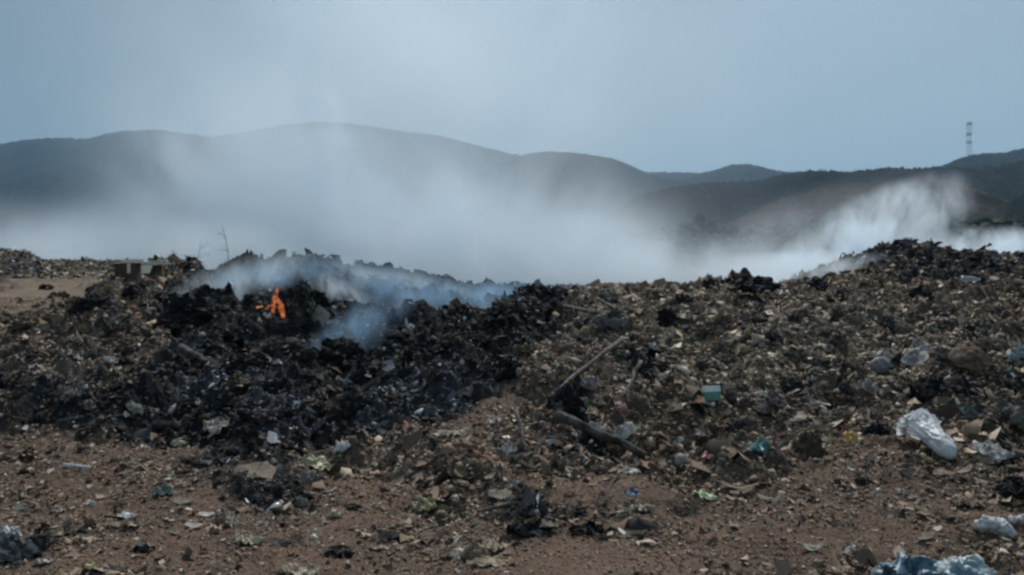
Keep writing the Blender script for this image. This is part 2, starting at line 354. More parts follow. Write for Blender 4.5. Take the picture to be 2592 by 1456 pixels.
# ------------------------------------------------------------------ hills
def hill(name, crest, D0, D1, D2, zfoot, col, rough, seed, label=None, col2=None, nd=70, ustep=1, back=-1):
    cp = np.array(crest, float)
    cols_ = np.arange(cp[0, 0], cp[-1, 0] + 1, 2592 / 1024 * ustep)
    rw = np.interp(cols_, cp[:, 0], cp[:, 1])
    kern = np.hanning(15); kern /= kern.sum(); rw = np.convolve(np.pad(rw, 7, 'edge'), kern, 'valid')
    t = np.concatenate([np.linspace(0, 1, nd), np.linspace(1.05, 2, 14)])
    T, P = np.meshgrid(t, cols_, indexing='ij'); R = np.broadcast_to(rw, T.shape)
    dd = np.where(T <= 1, D0 + (D1 - D0) * T, D1 + (D2 - D1) * (T - 1))
    x = (P - CX) / F * D1 * (.35 + .65 * dd / D1); y = dd
    zc = CAMZ - (R - HY) / F * D1
    prof = np.where(T <= 1, np.sin(T * math.pi / 2)**1.15, np.cos((T - 1) * math.pi / 2))
    z = zfoot + (zc - zfoot) * prof * np.minimum(1, dd / D1)**1.1
    hgt = float(np.max(zc) - zfoot)
    s = hgt * 1.0
    rav = (np.abs(fbm(x / s + seed, y / s * .6, seed, 4, .55)) - .35) * hgt * .16
    z = z + rav * np.sin(np.clip(T, 0, 2) * math.pi / 2)**.8 * (1 - np.exp(-((T - 1) / .3)**2) * .97)
    fs = D1 / F * 5
    z = z + np.abs(fbm(x / fs, y / fs, seed, 3, .7)) * rough * D1 / F * 7.5
    n1 = fbm(x / s * 2 + 5, y / s * 2, seed + 2, 4, .6)[..., None]
    n9 = np.clip(1 + .45 * fbm(x / s * 14, y / s * 9, seed, 4, .7)[..., None] + .25 * fbm(x / s * 60, y / s * 30, seed, 2)[..., None], .35, 2)
    c_ = np.array(col) * (1 + .3 * n1) * n9
    if col2 is not None:
        m = smooth((n1 * .5 + (T[..., None] - .25) * 2.) / .9); c_ = np.array(col2) * (1 - m) * (1 + .2 * n1) + c_ * m
    o = mesh_obj(name, np.stack([x, y, z], -1).reshape(-1, 3), grid_faces(*x.shape)[:, ::-1], M_hill, col=np.clip(c_, .004, 1).reshape(-1, 3), smooth_=True)
    tag(o, kind='structure')
    return o, x, y, z, T
scrub = (.020, .022, .020)
hill('hills', [(-1400, 380), (-600, 372), (-200, 380), (0, 371), (60, 358), (150, 352), (230, 356), (300, 338), (400, 331), (480, 342), (540, 351), (620, 337), (700, 322), (800, 311), (900, 318), (1000, 334), (1100, 346), (1200, 370), (1300, 394), (1420, 410), (1600, 440), (2600, 450)],
     900, 2300, 3600, -3, scrub, 1.0, 1.3)
hill('hills', [(800, 645), (980, 540), (1120, 470), (1250, 420), (1330, 396), (1380, 387), (1460, 391), (1550, 404), (1600, 425), (1660, 452), (1720, 462), (1790, 475), (1900, 510), (2050, 560), (2250, 645)], 800, 1500, 2100, -3, (.024, .026, .024), 1.1, 7.7)
hill('hills', [(1380, 640), (1500, 540), (1620, 480), (1720, 462), (1790, 440), (1850, 421), (1880, 419), (1920, 424), (1960, 436), (2010, 442), (2100, 450), (2300, 470), (2500, 500), (2800, 640)], 900, 1750, 2300, -3, scrub, 1.2, 3.1)
hill('hills', [(1380, 645), (1480, 590), (1560, 535), (1620, 500), (1700, 480), (1800, 468), (1900, 466), (1960, 452), (2040, 436), (2150, 440), (2250, 428), (2300, 432), (2400, 428), (2480, 434), (2540, 424), (2600, 408), (2800, 360), (3300, 330), (4000, 380)], 420, 760, 1100, -2, (.022, .022, .020), 1.4, 4.4)
TOWER_D = 1150
o_, hx, hy, hz, hT = hill('hills', [(1950, 640), (2100, 530), (2200, 480), (2300, 446), (2380, 424), (2440, 401), (2480, 393), (2540, 390), (2600, 376), (2700, 350), (2900, 340), (3400, 380)], 800, TOWER_D, 1500, -2, (.026, .028, .028), 1.1, 5.9)
hill('hills', [(1640, 640), (1750, 600), (1850, 565), (1920, 533), (2000, 500), (2080, 480), (2160, 474), (2240, 464), (2330, 453), (2400, 461), (2470, 480), (2540, 512), (2640, 560), (2800, 610)], 300, 470, 640, -2, (.058, .046, .038), .9, 6.6, col2=(.018, .023, .016))
hill('hills', [(2380, 640), (2440, 600), (2500, 560), (2560, 520), (2620, 480), (2700, 440), (2900, 400), (3400, 400)], 250, 400, 560, -2, (.016, .020, .014), 1.6, 9.2)

# woodland on the nearer hills and along their feet
def woodland():
    Vs, Fs, Ks = [], [], []; off = 0
    def add(n, plo, phi, dlo, dhi, rowf, smin, smax, c0, zset=None):
        nonlocal off
        p_ = rng.uniform(plo, phi, n); dd = rng.uniform(dlo, dhi, n)
        x = (p_ - CX) / F * dd; z = zset(p_, dd) if zset else np.full(n, -1.)
        size = rng.uniform(smin, smax, n)
        c_ = np.array(c0) * rng.uniform(.6, 1.4, (n, 1))
        v, f, k = place(ico_v, ico_f, np.stack([x, dd, z], -1), np.tile([0, 0, 1.], (n, 1)), size, rng.uniform(.8, 1.3, n), .24, .15, c_, .35)
        Vs.append(v); Fs.append(f + off); Ks.append(k); off += len(v)
    for (plo, phi, dlo, dhi, n, s0, s1) in [(1700, 2700, 200, 320, 1500, 2, 4.5), (2350, 2750, 120, 240, 900, 1.5, 3.2), (1400, 2300, 140, 260, 500, 1.5, 3)]:
        # a crown is a cluster of leaf clumps
        p_ = rng.uniform(plo, phi, n); dd = rng.uniform(dlo, dhi, n); r = rng.uniform(s0, s1, n)
        k = 16
        cx_ = np.repeat((p_ - CX) / F * dd, k) + rng.normal(size=n * k) * np.repeat(r, k) * .45
        cy_ = np.repeat(dd, k) + rng.normal(size=n * k) * np.repeat(r, k) * .45
        cz_ = -1 + np.repeat(r, k) * 1.1 + rng.normal(size=n * k) * np.repeat(r, k) * .45
        c_ = np.repeat(np.array([(.016, .028, .017)]) * rng.uniform(.6, 1.3, (n, 1)), k, 0) * rng.uniform(.7, 1.3, (n * k, 1))
        v, f, kk = place(ico_v, ico_f, np.stack([cx_, cy_, cz_], -1), np.tile([0, 0, 1.], (n * k, 1)), np.repeat(r, k) * rng.uniform(.2, .45, n * k), rng.uniform(.6, 1., n * k), .3, .5, c_, 0)
        Vs.append(v); Fs.append(f + off); Ks.append(kk); off += len(v)
    tag(mesh_obj('woodland', np.vstack(Vs), np.vstack(Fs), M_litter, col=np.vstack(Ks)), kind='stuff', label='dark green scrub woodland at the foot of the right hills', cat='woodland')
woodland()
#<<O
def sphere_mesh(seg=32, rings=16):
    V = [(0, 0, 1)]; Fc = []
    for i in range(1, rings):
        a = math.pi * i / rings
        for j in range(seg):
            b = 2 * math.pi * j / seg; V.append((math.sin(a) * math.cos(b), math.sin(a) * math.sin(b), math.cos(a)))
    V.append((0, 0, -1)); n = len(V) - 1
    for j in range(seg):
        Fc.append((0, 1 + j, 1 + (j + 1) % seg)); k = 1 + (rings - 2) * seg
        Fc.append((n, k + (j + 1) % seg, k + j))
    for i in range(rings - 2):
        for j in range(seg):
            a, b = 1 + i * seg + j, 1 + i * seg + (j + 1) % seg; Fc.append((a, a + seg, b + seg, b))
    return V, Fc
# ------------------------------------------------------------------ single things lying on the tip
K = 2592 / 2576.
KEY = []
def P(px, row, **k): KEY.append((px * K, row * K)); return at(px * K, row * K, **k)
def gnorm(p):
    return Vector(ground_normal(np.array([p.x]), np.array([p.y]))[0])
def settle(o, p, rz=0., tilt=None, follow=.7, lift=0.):
    up = (Vector((0, 0, 1)).lerp(gnorm(p), follow)).normalized()
    q = Vector((0, 0, 1)).rotation_difference(up).to_matrix().to_4x4() @ Matrix.Rotation(math.radians(rz), 4, 'Z')
    if tilt: q = q @ Matrix.Rotation(math.radians(tilt[0]), 4, 'X') @ Matrix.Rotation(math.radians(tilt[1]), 4, 'Y')
    o.matrix_world = Matrix.Translation(p + Vector((0, 0, lift))) @ q
_s = [100.]
def sd_(): _s[0] += 7.31; return _s[0]
def smoothed(c, c2, n, thr=0.): t = smooth((n - thr) / .25 + .5)[..., None]; return np.array(c) * (1 - t) + np.array(c2) * t
def solid_sheet(Vg, nr, nc, th):
    """two skins th apart closed along the rim"""
    V = Vg.reshape(nr, nc, 3); du = np.gradient(V, axis=1); dv_ = np.gradient(V, axis=0); n = np.cross(du, dv_); n /= np.linalg.norm(n, axis=-1, keepdims=True) + 1e-9
    A = V.reshape(-1, 3); B = (V - n * th).reshape(-1, 3); f = grid_faces(nr, nc); k = nr * nc
    i = np.arange(k).reshape(nr, nc); rim = np.concatenate([i[0, :-1], i[:-1, -1], i[-1, :0:-1], i[:0:-1, 0]]); r2 = np.roll(rim, -1)
    side = np.stack([rim, rim + k, r2 + k, r2], -1)
    return np.vstack([A, B]), np.vstack([f, f[:, ::-1] + k, side])
def rag_geo(w_, dp, h, fold=1., n=26, ragged=.22, seed=None):
    s = seed or sd_(); a = np.linspace(-1, 1, n); Uu, Vv = np.meshgrid(a, a)
    # square grid to a ragged rounded outline
    r = np.maximum(abs(Uu), abs(Vv)) + 1e-6; th = np.arctan2(Vv, Uu)
    R = r * (1 / np.maximum(abs(np.cos(th)), abs(np.sin(th))))**-.25
    edge = 1 + ragged * fbm(np.cos(th) * 1.6 + s, np.sin(th) * 1.6, s, 3, .6)
    x = np.cos(th) * R * edge; y = np.sin(th) * R * edge
    fold = .75 + .32 * fold
    q = fbm(x * 1.5 * fold + s, y * 1.1 * fold, s, 3, .45)
    z = (np.sqrt(q * q + .012) - .08) * 1.0 + np.maximum(0, 1 - r) * .35 + .06 * noise3(x * 7, y * 7, s)
    jx = fbm(x * 2.5, y * 2.5, s + 3, 2) * .12; jy = fbm(x * 2.5, y * 2.5, s + 6, 2) * .12
    return solid_sheet(np.stack([(x + jx) * w_ / 2, (y + jy) * dp / 2, z * h], -1), n, n, max(.003, w_ * .012)), s
def rag(name, px, row, wp, hp, c, c2=None, label=None, cat='rag', rz=0, fold=1., ragged=.22, mt='plastic', parent=None, depth=None, tilt=None, group=None, n=26, lift=.0):
    p = P(px, row); k = p.y / F; w_ = wp * k; h = hp * k * .68; dp = depth * w_ if depth else w_ * .75
    (V, Fc), s = rag_geo(w_, dp, h, fold, n, ragged)
    c2 = tuple(min(.75, q * 1.3) for q in (c2 or tuple(q * .7 for q in c))); c = tuple(min(.75, q * 1.3) for q in c)
    nn = fbm(V[:, 0] / w_ * 3 + s, V[:, 1] / w_ * 3, s, 3); col = smoothed(c, c2, nn)
    o = mesh_obj(name, V, Fc, {'plastic': M_plastic, 'paper': M_paper, 'cloth': M_cloth}[mt], col=col, smooth_=True)
    settle(o, p, rz, tilt, lift=lift + .01); return tag(o, label, cat, group)
def lump_geo(w_, dp, h, rough=.35, freq=1.5, seg=36, rings=22, flat=.35, seed=None):
    s = seed or sd_(); V, Fc = sphere_mesh(seg, rings); V = np.array(V)
    n_ = fbm(V[:, 0] * freq + s, V[:, 1] * freq, V[:, 2] * freq + s, 4, .6)
    V = V * (1 + rough * n_)[:, None]; V[:, 2] = np.where(V[:, 2] < 0, V[:, 2] * flat, V[:, 2])
    V = V * np.array([w_ / 2, dp / 2, h]); return V, Fc, s
def lump(name, px, row, wp, hp, c, c2=None, label=None, cat='lump', rz=0, rough=.35, freq=1.5, mt='clod', group=None, depth=1., tilt=None, sm=True, sink=0.):
    p = P(px, row); k = p.y / F
    V, Fc, s = lump_geo(wp * k, wp * k * depth, hp * k * .95, rough, freq)
    nn = fbm(V[:, 0] / (wp * k) * 5 + s, V[:, 1] / (wp * k) * 5, V[:, 2] / (wp * k) * 5, 3); col = smoothed(c, c2 or tuple(q * .6 for q in c), nn)
    o = mesh_obj(name, V, Fc, {'plastic': M_plastic, 'clod': M_litter, 'cloth': M_cloth, 'foam': M_foam}[mt], col=col, smooth_=sm)
    settle(o, p, rz, tilt, follow=.3, lift=-sink); return tag(o, label, cat, group)
def charred(px, row, wp, hp, label, rz=0, name='charred_lump', group='black charred lumps of rubbish', depth=.9, tilt=None, dist=None, bright=1.):
    """black crusty lump bristling with burnt flakes, one mesh"""
    p = P(px, row) if dist is None else dist
    k = p.y / F; w_, h = wp * k, hp * k
    V, Fc, s = lump_geo(w_, w_ * depth, h * .85, .5, 1.7, 40, 26)
    V = np.array(V); cb = np.array([.014, .015, .018]) * (1 + .5 * fbm(V[:, 0] * 9, V[:, 1] * 9, V[:, 2] * 9, 2))[:, None] * bright
    nf = int(min(260, 60 + w_ * 260)); idx = rng.integers(0, len(V), nf); pos = V[idx]; nr = pos / (np.linalg.norm(pos, axis=1)[:, None] + 1e-6)
    v, f, kk = place(scrap_v, scrap_f, pos, nr, rng.uniform(.015, .06, nf) * min(1.6, .6 + w_), rng.uniform(1, 2.4, nf), .25, .8, pick('char', nf) * .8 * bright, 0)
    tri = [tuple(q) for q in Fc] + [tuple(int(z) + len(V) for z in q) for q in f]
    o = mesh_obj(name, np.vstack([V, v]), tri, M_litter, col=np.clip(np.vstack([cb, kk]), .003, 1))
    settle(o, p, rz, tilt, follow=.3, lift=-.02); return tag(o, label, 'charred lump', group)
def card(name, px, row, wp, hp, c, label, rz=0, poly=None, bend=.1, cat='cardboard', tilt=None, th=.006, c2=None, group=None, lift=.02, asp=.6):
    """torn flat piece: convex-ish outline, slightly bent"""
    p = P(px, row); k = p.y / F; w_ = wp * k; s = sd_()
    poly = poly or [(-1, -.6), (.2, -1), (1, -.5), (.9, .6), (-.2, .9), (-.9, .5)]
    pts = []
    for i in range(len(poly)):
        a, b = np.array(poly[i]), np.array(poly[(i + 1) % len(poly)])
        for t in np.linspace(0, 1, 6)[:-1]: pts.append(a * (1 - t) + b * t + rng.normal(size=2) * .022)
    pts = np.array(pts); m = len(pts); rings = 6; V = [np.zeros((1, 2))]
    for r in range(1, rings + 1): V.append(pts * r / rings)
    V2 = np.vstack(V); z = bend * (V2[:, 0]**2 + .4 * fbm(V2[:, 0] * 1.3 + s, V2[:, 1] * 1.3, s, 2))
    top = np.column_stack([V2[:, 0] * w_ / 2, V2[:, 1] * w_ / 2 * asp, z * w_]); bot = top - np.array([0, 0, th]); n0 = len(top)
    Fc = []
    for j in range(m): Fc.append((0, 1 + j, 1 + (j + 1) % m))
    for r in range(rings - 1):
        for j in range(m):
            a = 1 + r * m + j; b = 1 + r * m + (j + 1) % m; Fc.append((a, a + m, b + m, b))
    Fb = [tuple(q + n0 for q in reversed(f)) for f in Fc]; e = 1 + (rings - 1) * m
    Fs = [(e + j, e + j + n0, e + (j + 1) % m + n0, e + (j + 1) % m) for j in range(m)]
    Vv = np.vstack([top, bot]); nn = fbm(Vv[:, 0] / w_ * 3 + s, Vv[:, 1] / w_ * 3, s, 4, .6)
    o = mesh_obj(name, Vv, Fc + Fb + Fs, M_card, col=smoothed(c, c2 or tuple(q * .75 for q in c), nn))
    settle(o, p, rz, tilt, follow=.8, lift=lift); return tag(o, label, cat, group)
def tube_geo(pts, rads, seg=10, rough=.1, seed=0.):
    pts = [Vector(q) for q in pts]; V = []; Fc = []
    t0 = (pts[1] - pts[0]).normalized(); nrm = t0.orthogonal().normalized()
    for i, q in enumerate(pts):
        t = (pts[min(i + 1, len(pts) - 1)] - pts[max(i - 1, 0)]).normalized(); nrm = (nrm - t * nrm.dot(t)).normalized(); b = t.cross(nrm)
        for j in range(seg):
            a = 2 * math.pi * j / seg; r = rads[i] * (1 + rough * float(noise3(i * .7 + seed, math.cos(a) * 1.5, math.sin(a) * 1.5)))
            V.append(q + nrm * math.cos(a) * r + b * math.sin(a) * r)
    for i in range(len(pts) - 1):
        for j in range(seg):
            a = i * seg + j; c = i * seg + (j + 1) % seg; Fc.append((a, c, c + seg, a + seg))
    Fc.append(tuple(reversed(range(seg)))); Fc.append(tuple((len(pts) - 1) * seg + j for j in range(seg)))
    return [tuple(v) for v in V], Fc
def stick(name, a, b, r0, r1, mt, label, cat='stick', bow=.05, lift0=.02, lift1=.02, group=None, twigs=0, n=14):
    """lies from the ground under pixel a to the ground under pixel b"""
    KEY.extend([((a[0] + (b[0] - a[0]) * t) * K, (a[1] + (b[1] - a[1]) * t) * K) for t in (.2, .4, .6, .8)])
    p0, p1 = P(*a), P(*b); p0.z += lift0 + r0; p1.z += lift1 + r1; s = sd_()
    L_ = (p1 - p0).length; pts = []; rd = []
    for i in range(n):
        t = i / (n - 1); q = p0.lerp(p1, t)
        q += Vector((float(noise3(t * 2.5 + s, 0, 0)), float(noise3(0, t * 2.5 + s, 0)), .35 * float(noise3(0, 0, t * 2.5 + s)) + math.sin(t * math.pi) * .5)) * L_ * bow
        pts.append(q); rd.append(r0 + (r1 - r0) * t)
    o0 = p0.copy(); V, Fc = tube_geo([q - o0 for q in pts], rd, 10, .35, s)
    o = mesh_obj(name, V, Fc, mt, smooth_=True); o.location = o0; tag(o, label, cat, group)
    for k in range(twigs):
        t = random.uniform(.3, .9); q = pts[int(t * (n - 1))] - o0; dr = Vector((random.uniform(-1, 1), random.uniform(-.6, .3), random.uniform(.1, .8))).normalized() * L_ * random.uniform(.12, .25)
        V, Fc = tube_geo([q, q + dr * .5 + Vector((0, 0, .01)), q + dr], [r1 * .6, r1 * .45, r1 * .2], 6, .2, s + k)
        mesh_obj('twig', V, Fc, mt, parent=o, smooth_=True)
    return o
M_plastic = mat('plastic_film', attr=True, vary=.12, scale=25, bump=.5, bscale=40, rough=.38, spec=.5)
M_paper = mat('paper', attr=True, vary=.15, scale=20, rough=.8, bump=.3, bscale=30)
M_cloth = mat('cloth', attr=True, vary=.2, scale=30, rough=.95, bump=.6, bscale=90, spec=.1)
M_foam = mat('foam', attr=True, vary=.06, scale=30, rough=.7, bump=.6, bscale=120)
M_card = mat('cardboard', attr=True, vary=.16, scale=14, rough=.9, bump=.25, bscale=40, spec=.1)
M_bark = mat('dead_wood', c=(.075, .065, .055), c2=(.15, .132, .11), scale=9, rough=.9, bump=.8, bscale=50)
M_darkwood = mat('charred_wood', c=(.025, .022, .020), c2=(.11, .098, .085), scale=7, rough=.9, bump=.9, bscale=40)
M_twig = mat('dead_twigs', c=(.05, .045, .04), rough=.9)
M_white = mat('white_plastic', c=(.62, .63, .64), rough=.4, vary=.05, bump=.1)

# --- big white bag lying in the right foreground
def white_bag():
    tail = P(2398, 1172); mouth = P(2300, 1128); mouth = Vector((mouth.x - .0, mouth.y + .12, mouth.z + .17)); tail.z += .05
    root = empty('plastic_bag', tail)
    tag(root, 'large puffed white plastic bag lying open on the dirt in the right foreground', 'plastic bag')
    ax = mouth - tail; L_ = .52; ax.normalize(); up = Vector((0, 0, 1)); sidev = ax.cross(up).normalized(); upv = sidev.cross(ax).normalized()
    nt_, ns = 60, 56; tt = np.linspace(0, 1, nt_)
    rad = np.interp(tt, [0, .03, .12, .3, .5, .62, .8, .93, 1], [.006, .035, .075, .105, .100, .118, .150, .165, .150])
    V = np.zeros((nt_, ns, 3)); aa = np.linspace(0, 2 * math.pi, ns, endpoint=False)
    T, A = np.meshgrid(tt, aa, indexing='ij'); R = np.interp(T, tt, rad)
    fold = np.abs(fbm(np.cos(A) * 2.2, np.sin(A) * 2.2, T * 2.4, 3, .55)); fine = fbm(np.cos(A) * 5, np.sin(A) * 5, T * 9, 3, .6)
    R = R * (1 - .42 * fold * smooth(T * 3) + .09 * fine)
    cx_ = T * L_
    flat_ = np.interp(T, [0, .5, 1], [.8, .72, .62])
    loc = ax * 1.
    base = np.array(tail)[None, None]
    Pp = cx_[..., None] * np.array(ax) + (R * np.cos(A))[..., None] * np.array(sidev) + (R * np.sin(A) * flat_ + np.interp(T, [0, .3, 1], [0, .045, .06]))[..., None] * np.array(upv)
    i = np.arange(nt_ * ns).reshape(nt_, ns); j = np.roll(i, -1, 1)
    Fq = np.stack([i[:-1], j[:-1], j[1:], i[1:]], -1).reshape(-1, 4)
    V = Pp.reshape(-1, 3); nn = fbm(V[:, 0] * 9, V[:, 1] * 9, V[:, 2] * 9, 3)
    o = mesh_obj('bag_body', V, Fq, M_bagw, parent=root, smooth_=True, col=smoothed((.84, .85, .86), (.70, .72, .74), nn)); so = o.modifiers.new('skin', 'SOLIDIFY'); so.thickness = .002
    # the flared, gathered mouth spreading to the upper left
    nr, nc = 26, 46; T, A = np.meshgrid(np.linspace(0, 1, nr), np.linspace(-.35 * math.pi, 1.25 * math.pi, nc), indexing='ij')
    R = .135 + T * .060 + T * .022 * np.cos(A * 3 + 1) + .02 * fbm(np.cos(A) * 3, np.sin(A) * 3, T * 3, 3) + .006 * np.sin(A * 17) * T
    cx_ = .43 + T * .06 + T * .015 * np.cos(A * 4 + 1)
    Pp = cx_[..., None] * np.array(ax) + (R * np.cos(A))[..., None] * np.array(sidev) + (R * np.sin(A) * .62 + .06)[..., None] * np.array(upv)
    V, Fq = solid_sheet(Pp.reshape(-1, 3), nr, nc, .002)
    mesh_obj('bag_mouth', V, Fq, M_bagw, parent=root, smooth_=True, col=np.full((len(V), 3), .74))
    root.location = tail
    return root
M_bagw = mat('white_film', attr=True, vary=.06, scale=12, bump=.6, bscale=22, rough=.42, spec=.4, trans=.0)
_b = M_bagw.node_tree.nodes['Principled BSDF']; _b.inputs['Subsurface Weight'].default_value = .5; _b.inputs['Subsurface Radius'].default_value = (.05, .05, .05); _b.inputs['Subsurface Scale'].default_value = 1
white_bag()
rag('paper_wad', 2392, 1146, 62, 44, (.42, .36, .29), (.30, .25, .20), 'crumpled beige paper behind the tail of the large white bag', 'paper', rz=20, fold=1.5, mt='paper')
# --- blue and white bags at the bottom right corner
def corner_bags():
    b = lump('plastic_bag', 2290, 1474, 172, 64, (.012, .050, .085), (.10, .19, .25), 'crumpled dark blue plastic bag at the bottom right corner', 'plastic bag', rough=.55, freq=2.6, mt='plastic', depth=.8)
    lump('plastic_bag', 2418, 1480, 165, 70, (.42, .48, .50), (.16, .27, .32), 'white cloudy plastic bag pressed against the dark blue one', 'plastic bag', rough=.5, freq=2.3, mt='plastic', depth=.7, rz=-18)
corner_bags()
# --- other single things, right foreground
rag('wrapper', 2142, 1112, 56, 40, (.42, .25, .07), (.50, .40, .25), 'orange and cream wrapper standing up left of the white bag', 'wrapper', rz=30, fold=1.4, tilt=(28, 0))
rag('wrapper', 2116, 1088, 30, 28, (.10, .02, .02), (.30, .10, .08), 'small dark red scrap leaning on the orange wrapper', 'wrapper', fold=1.5, tilt=(20, 0))
rag('plastic_rag', 1908, 1138, 66, 46, (.035, .12, .12), (.10, .24, .24), 'crumpled teal plastic near two white cups', 'plastic rag', fold=1.8, rz=15)
lump('rubbish_lump', 2046, 1142, 62, 50, (.095, .075, .052), (.05, .035, .028), 'rounded brown lump between the teal plastic and the orange wrapper', 'lump', rough=.45)
card('cardboard_scrap', 2050, 1165, 34, 12, (.20, .19, .17), 'grey strip poking from under the rounded brown lump', rz=80, bend=.15)
def foam(px, row, wp, hp, label, k=6, seed=1):
    p = P(px, row); s = p.y / F; Vs, Fs, off = [], [], 0; rr = random.Random(seed)
    for i in range(k):
        t = i / max(1, k - 1); V, Fc, _ = lump_geo(wp * s * .36, wp * s * .34, hp * s * .36, .4, 1.6, 18, 12, flat=.9)
        V = V + np.array([(t - .5) * wp * s * .66, rr.uniform(-.1, .1) * wp * s, hp * s * (.22 + .3 * abs(math.sin(i * 2.1)))]); Vs.append(V); Fs += [tuple(q + off for q in f) for f in Fc]; off += len(V)
    o = mesh_obj('foam_piece', np.vstack(Vs), Fs, M_foam, col=np.full((off, 3), .60), smooth_=True); settle(o, p, -25); tag(o, label, 'foam')
foam(2500, 1342, 92, 46, 'knobbly white foam piece on the dirt near the right edge', 7, 3)
foam(2572, 1318, 60, 30, 'smooth white foam piece cut by the right edge', 3, 4)
rag('leaf_scrap', 1772, 1255, 62, 26, (.20, .29, .13), (.36, .40, .25), 'pale green leafy scrap with a darker underside on the brown dirt', 'leaf', rz=10, fold=.8)
card('cardboard_scrap', 1845, 1230, 120, 20, (.24, .19, .14), 'long bent tan cardboard strip right of the pale green scrap', rz=-14, bend=.12, poly=[(-1, -.2), (0, -.35), (1, -.15), (1, .25), (0, .3), (-1, .15)])
card('cardboard_scrap', 1930, 1258, 46, 26, (.36, .30, .235), 'small pointed beige cardboard triangle on the dirt', rz=-20, poly=[(-1, .9), (-.8, -.7), (1, -.8)], tilt=(22, 0))
card('cardboard_scrap', 1845, 1262, 50, 14, (.30, .25, .20), 'little oval tan chip just below the pale green scrap', rz=5)
card('cardboard_scrap', 1868, 1245, 64, 14, (.17, .14, .105), 'brown cardboard shred behind the beige triangle', rz=-8)
rag('wrapper', 1792, 1152, 58, 28, (.46, .30, .27), (.40, .07, .05), 'pink and red plastic wrapper beside a round white cup', 'wrapper', fold=1.1, tilt=(15, 0))
lump('cup', 1712, 1160, 36, 24, (.36, .35, .33), (.27, .26, .25), 'round greyish white cup upside down left of the pink wrapper', 'cup', rough=.06, mt='foam', sink=.01)
lump('cup', 2215, 928, 52, 34, (.30, .29, .29), (.15, .15, .16), 'round pale grey container on the right slope', 'container', rough=.1, mt='foam')
stick('log', (1390, 1106), (1622, 1166), .046, .030, M_darkwood, 'long dark burnt branch slanting down beside black ash', 'branch', bow=.05, lift0=.16, lift1=.03, twigs=2)
stick('stick', (1400, 1004), (1568, 876), .018, .030, M_bark, 'long straight brown pole lying up the slope in the middle', 'pole', bow=.012, lift0=.06, lift1=.08)
stick('stick', (1612, 940), (1566, 1014), .022, .012, M_bark, 'forked grey stick right of the long pole', 'stick', bow=.08, lift0=.1, twigs=3)
stick('stick', (1300, 1075), (1322, 1152), .020, .012, M_bark, 'short upright stick beside white foil scraps in the middle', 'stick', bow=.03, lift0=.12)
stick('stick', (1215, 1300), (1330, 1270), .014, .010, M_bark, 'thin grey stick on the dirt below the tan disc', 'stick', bow=.03)
stick('stick', (2305, 968), (2368, 1006), .022, .022, M_bark, 'squared brown wood offcut on the right slope', 'wood', bow=.01)
stick('stick', (2408, 1000), (2452, 1078), .006, .005, M_card, 'pale curved string hanging over the dark mound on the right', 'string', bow=.2, lift0=.16)
stick('stick', (1420, 786), (1500, 800), .03, .03, M_bark, 'grey tube on the crest left of the black heap', 'tube', bow=.01, lift0=.05, group='grey tubes on the crest')
stick('stick', (1502, 775), (1560, 800), .022, .022, M_bark, 'pale grey pole on the crest beside the dark tarp', 'pole', bow=.01, lift0=.1, lift1=.05)
stick('stick', (520, 1120), (556, 1090), .012, .016, M_bark, 'small pale stick at the foot of the black slope', 'stick', bow=.03)
stick('stick', (160, 1180), (226, 1186), .011, .010, M_white, 'thin straight white tube on the left dirt', 'tube', bow=.004, lift0=.02)
stick('stick', (455, 895), (520, 925), .045, .030, M_darkwood, 'thick black burnt log end on the left slope', 'log', bow=.02, lift0=.05)
rag('plastic_rag', 1470, 1040, 44, 42, (.20, .25, .15), (.30, .36, .22), 'pale green crumpled sheet right of the black lump in the middle', 'plastic rag', tilt=(30, 0))
rag('paper_scrap', 1556, 1030, 44, 46, (.36, .26, .22), (.24, .17, .14), 'pinkish beige scrap standing on edge above the burnt branch', 'paper', rz=60, tilt=(38, 0), mt='paper')
rag('plastic_rag', 1486, 972, 46, 40, (.40, .33, .32), (.28, .24, .24), 'dirty pink bag beside the long straight pole', 'plastic rag', tilt=(25, 0), fold=1.6)
rag('cloth_scrap', 1572, 1092, 62, 36, (.44, .43, .41), (.30, .30, .29), 'white cloth scrap just above the burnt branch', 'cloth', mt='cloth', tilt=(12, 0))
rag('cloth_scrap', 1502, 1078, 50, 22, (.34, .32, .29), (.22, .21, .19), 'grey paper patch left of the white cloth scrap', 'paper', mt='paper')
rag('paper_scrap', 1385, 1120, 58, 20, (.36, .35, .31), (.26, .25, .22), 'curled pale strip at the upper end of the burnt branch', 'paper', rz=25, mt='paper', depth=.3)
rag('paper_scrap', 1582, 1190, 60, 18, (.36, .34, .31), (.2, .19, .18), 'pale scrap lying below the lower end of the burnt branch', 'paper', mt='paper')
rag('foil_scrap', 1272, 1146, 44, 50, (.46, .47, .49), (.24, .24, .26), 'silvery white foil scraps left of the short upright stick', 'foil', fold=2., mt='plastic')
rag('foil_scrap', 1340, 1150, 26, 22, (.34, .36, .37), (.2, .2, .21), 'small silvery scrap right of the short upright stick', 'foil', fold=2., mt='plastic')
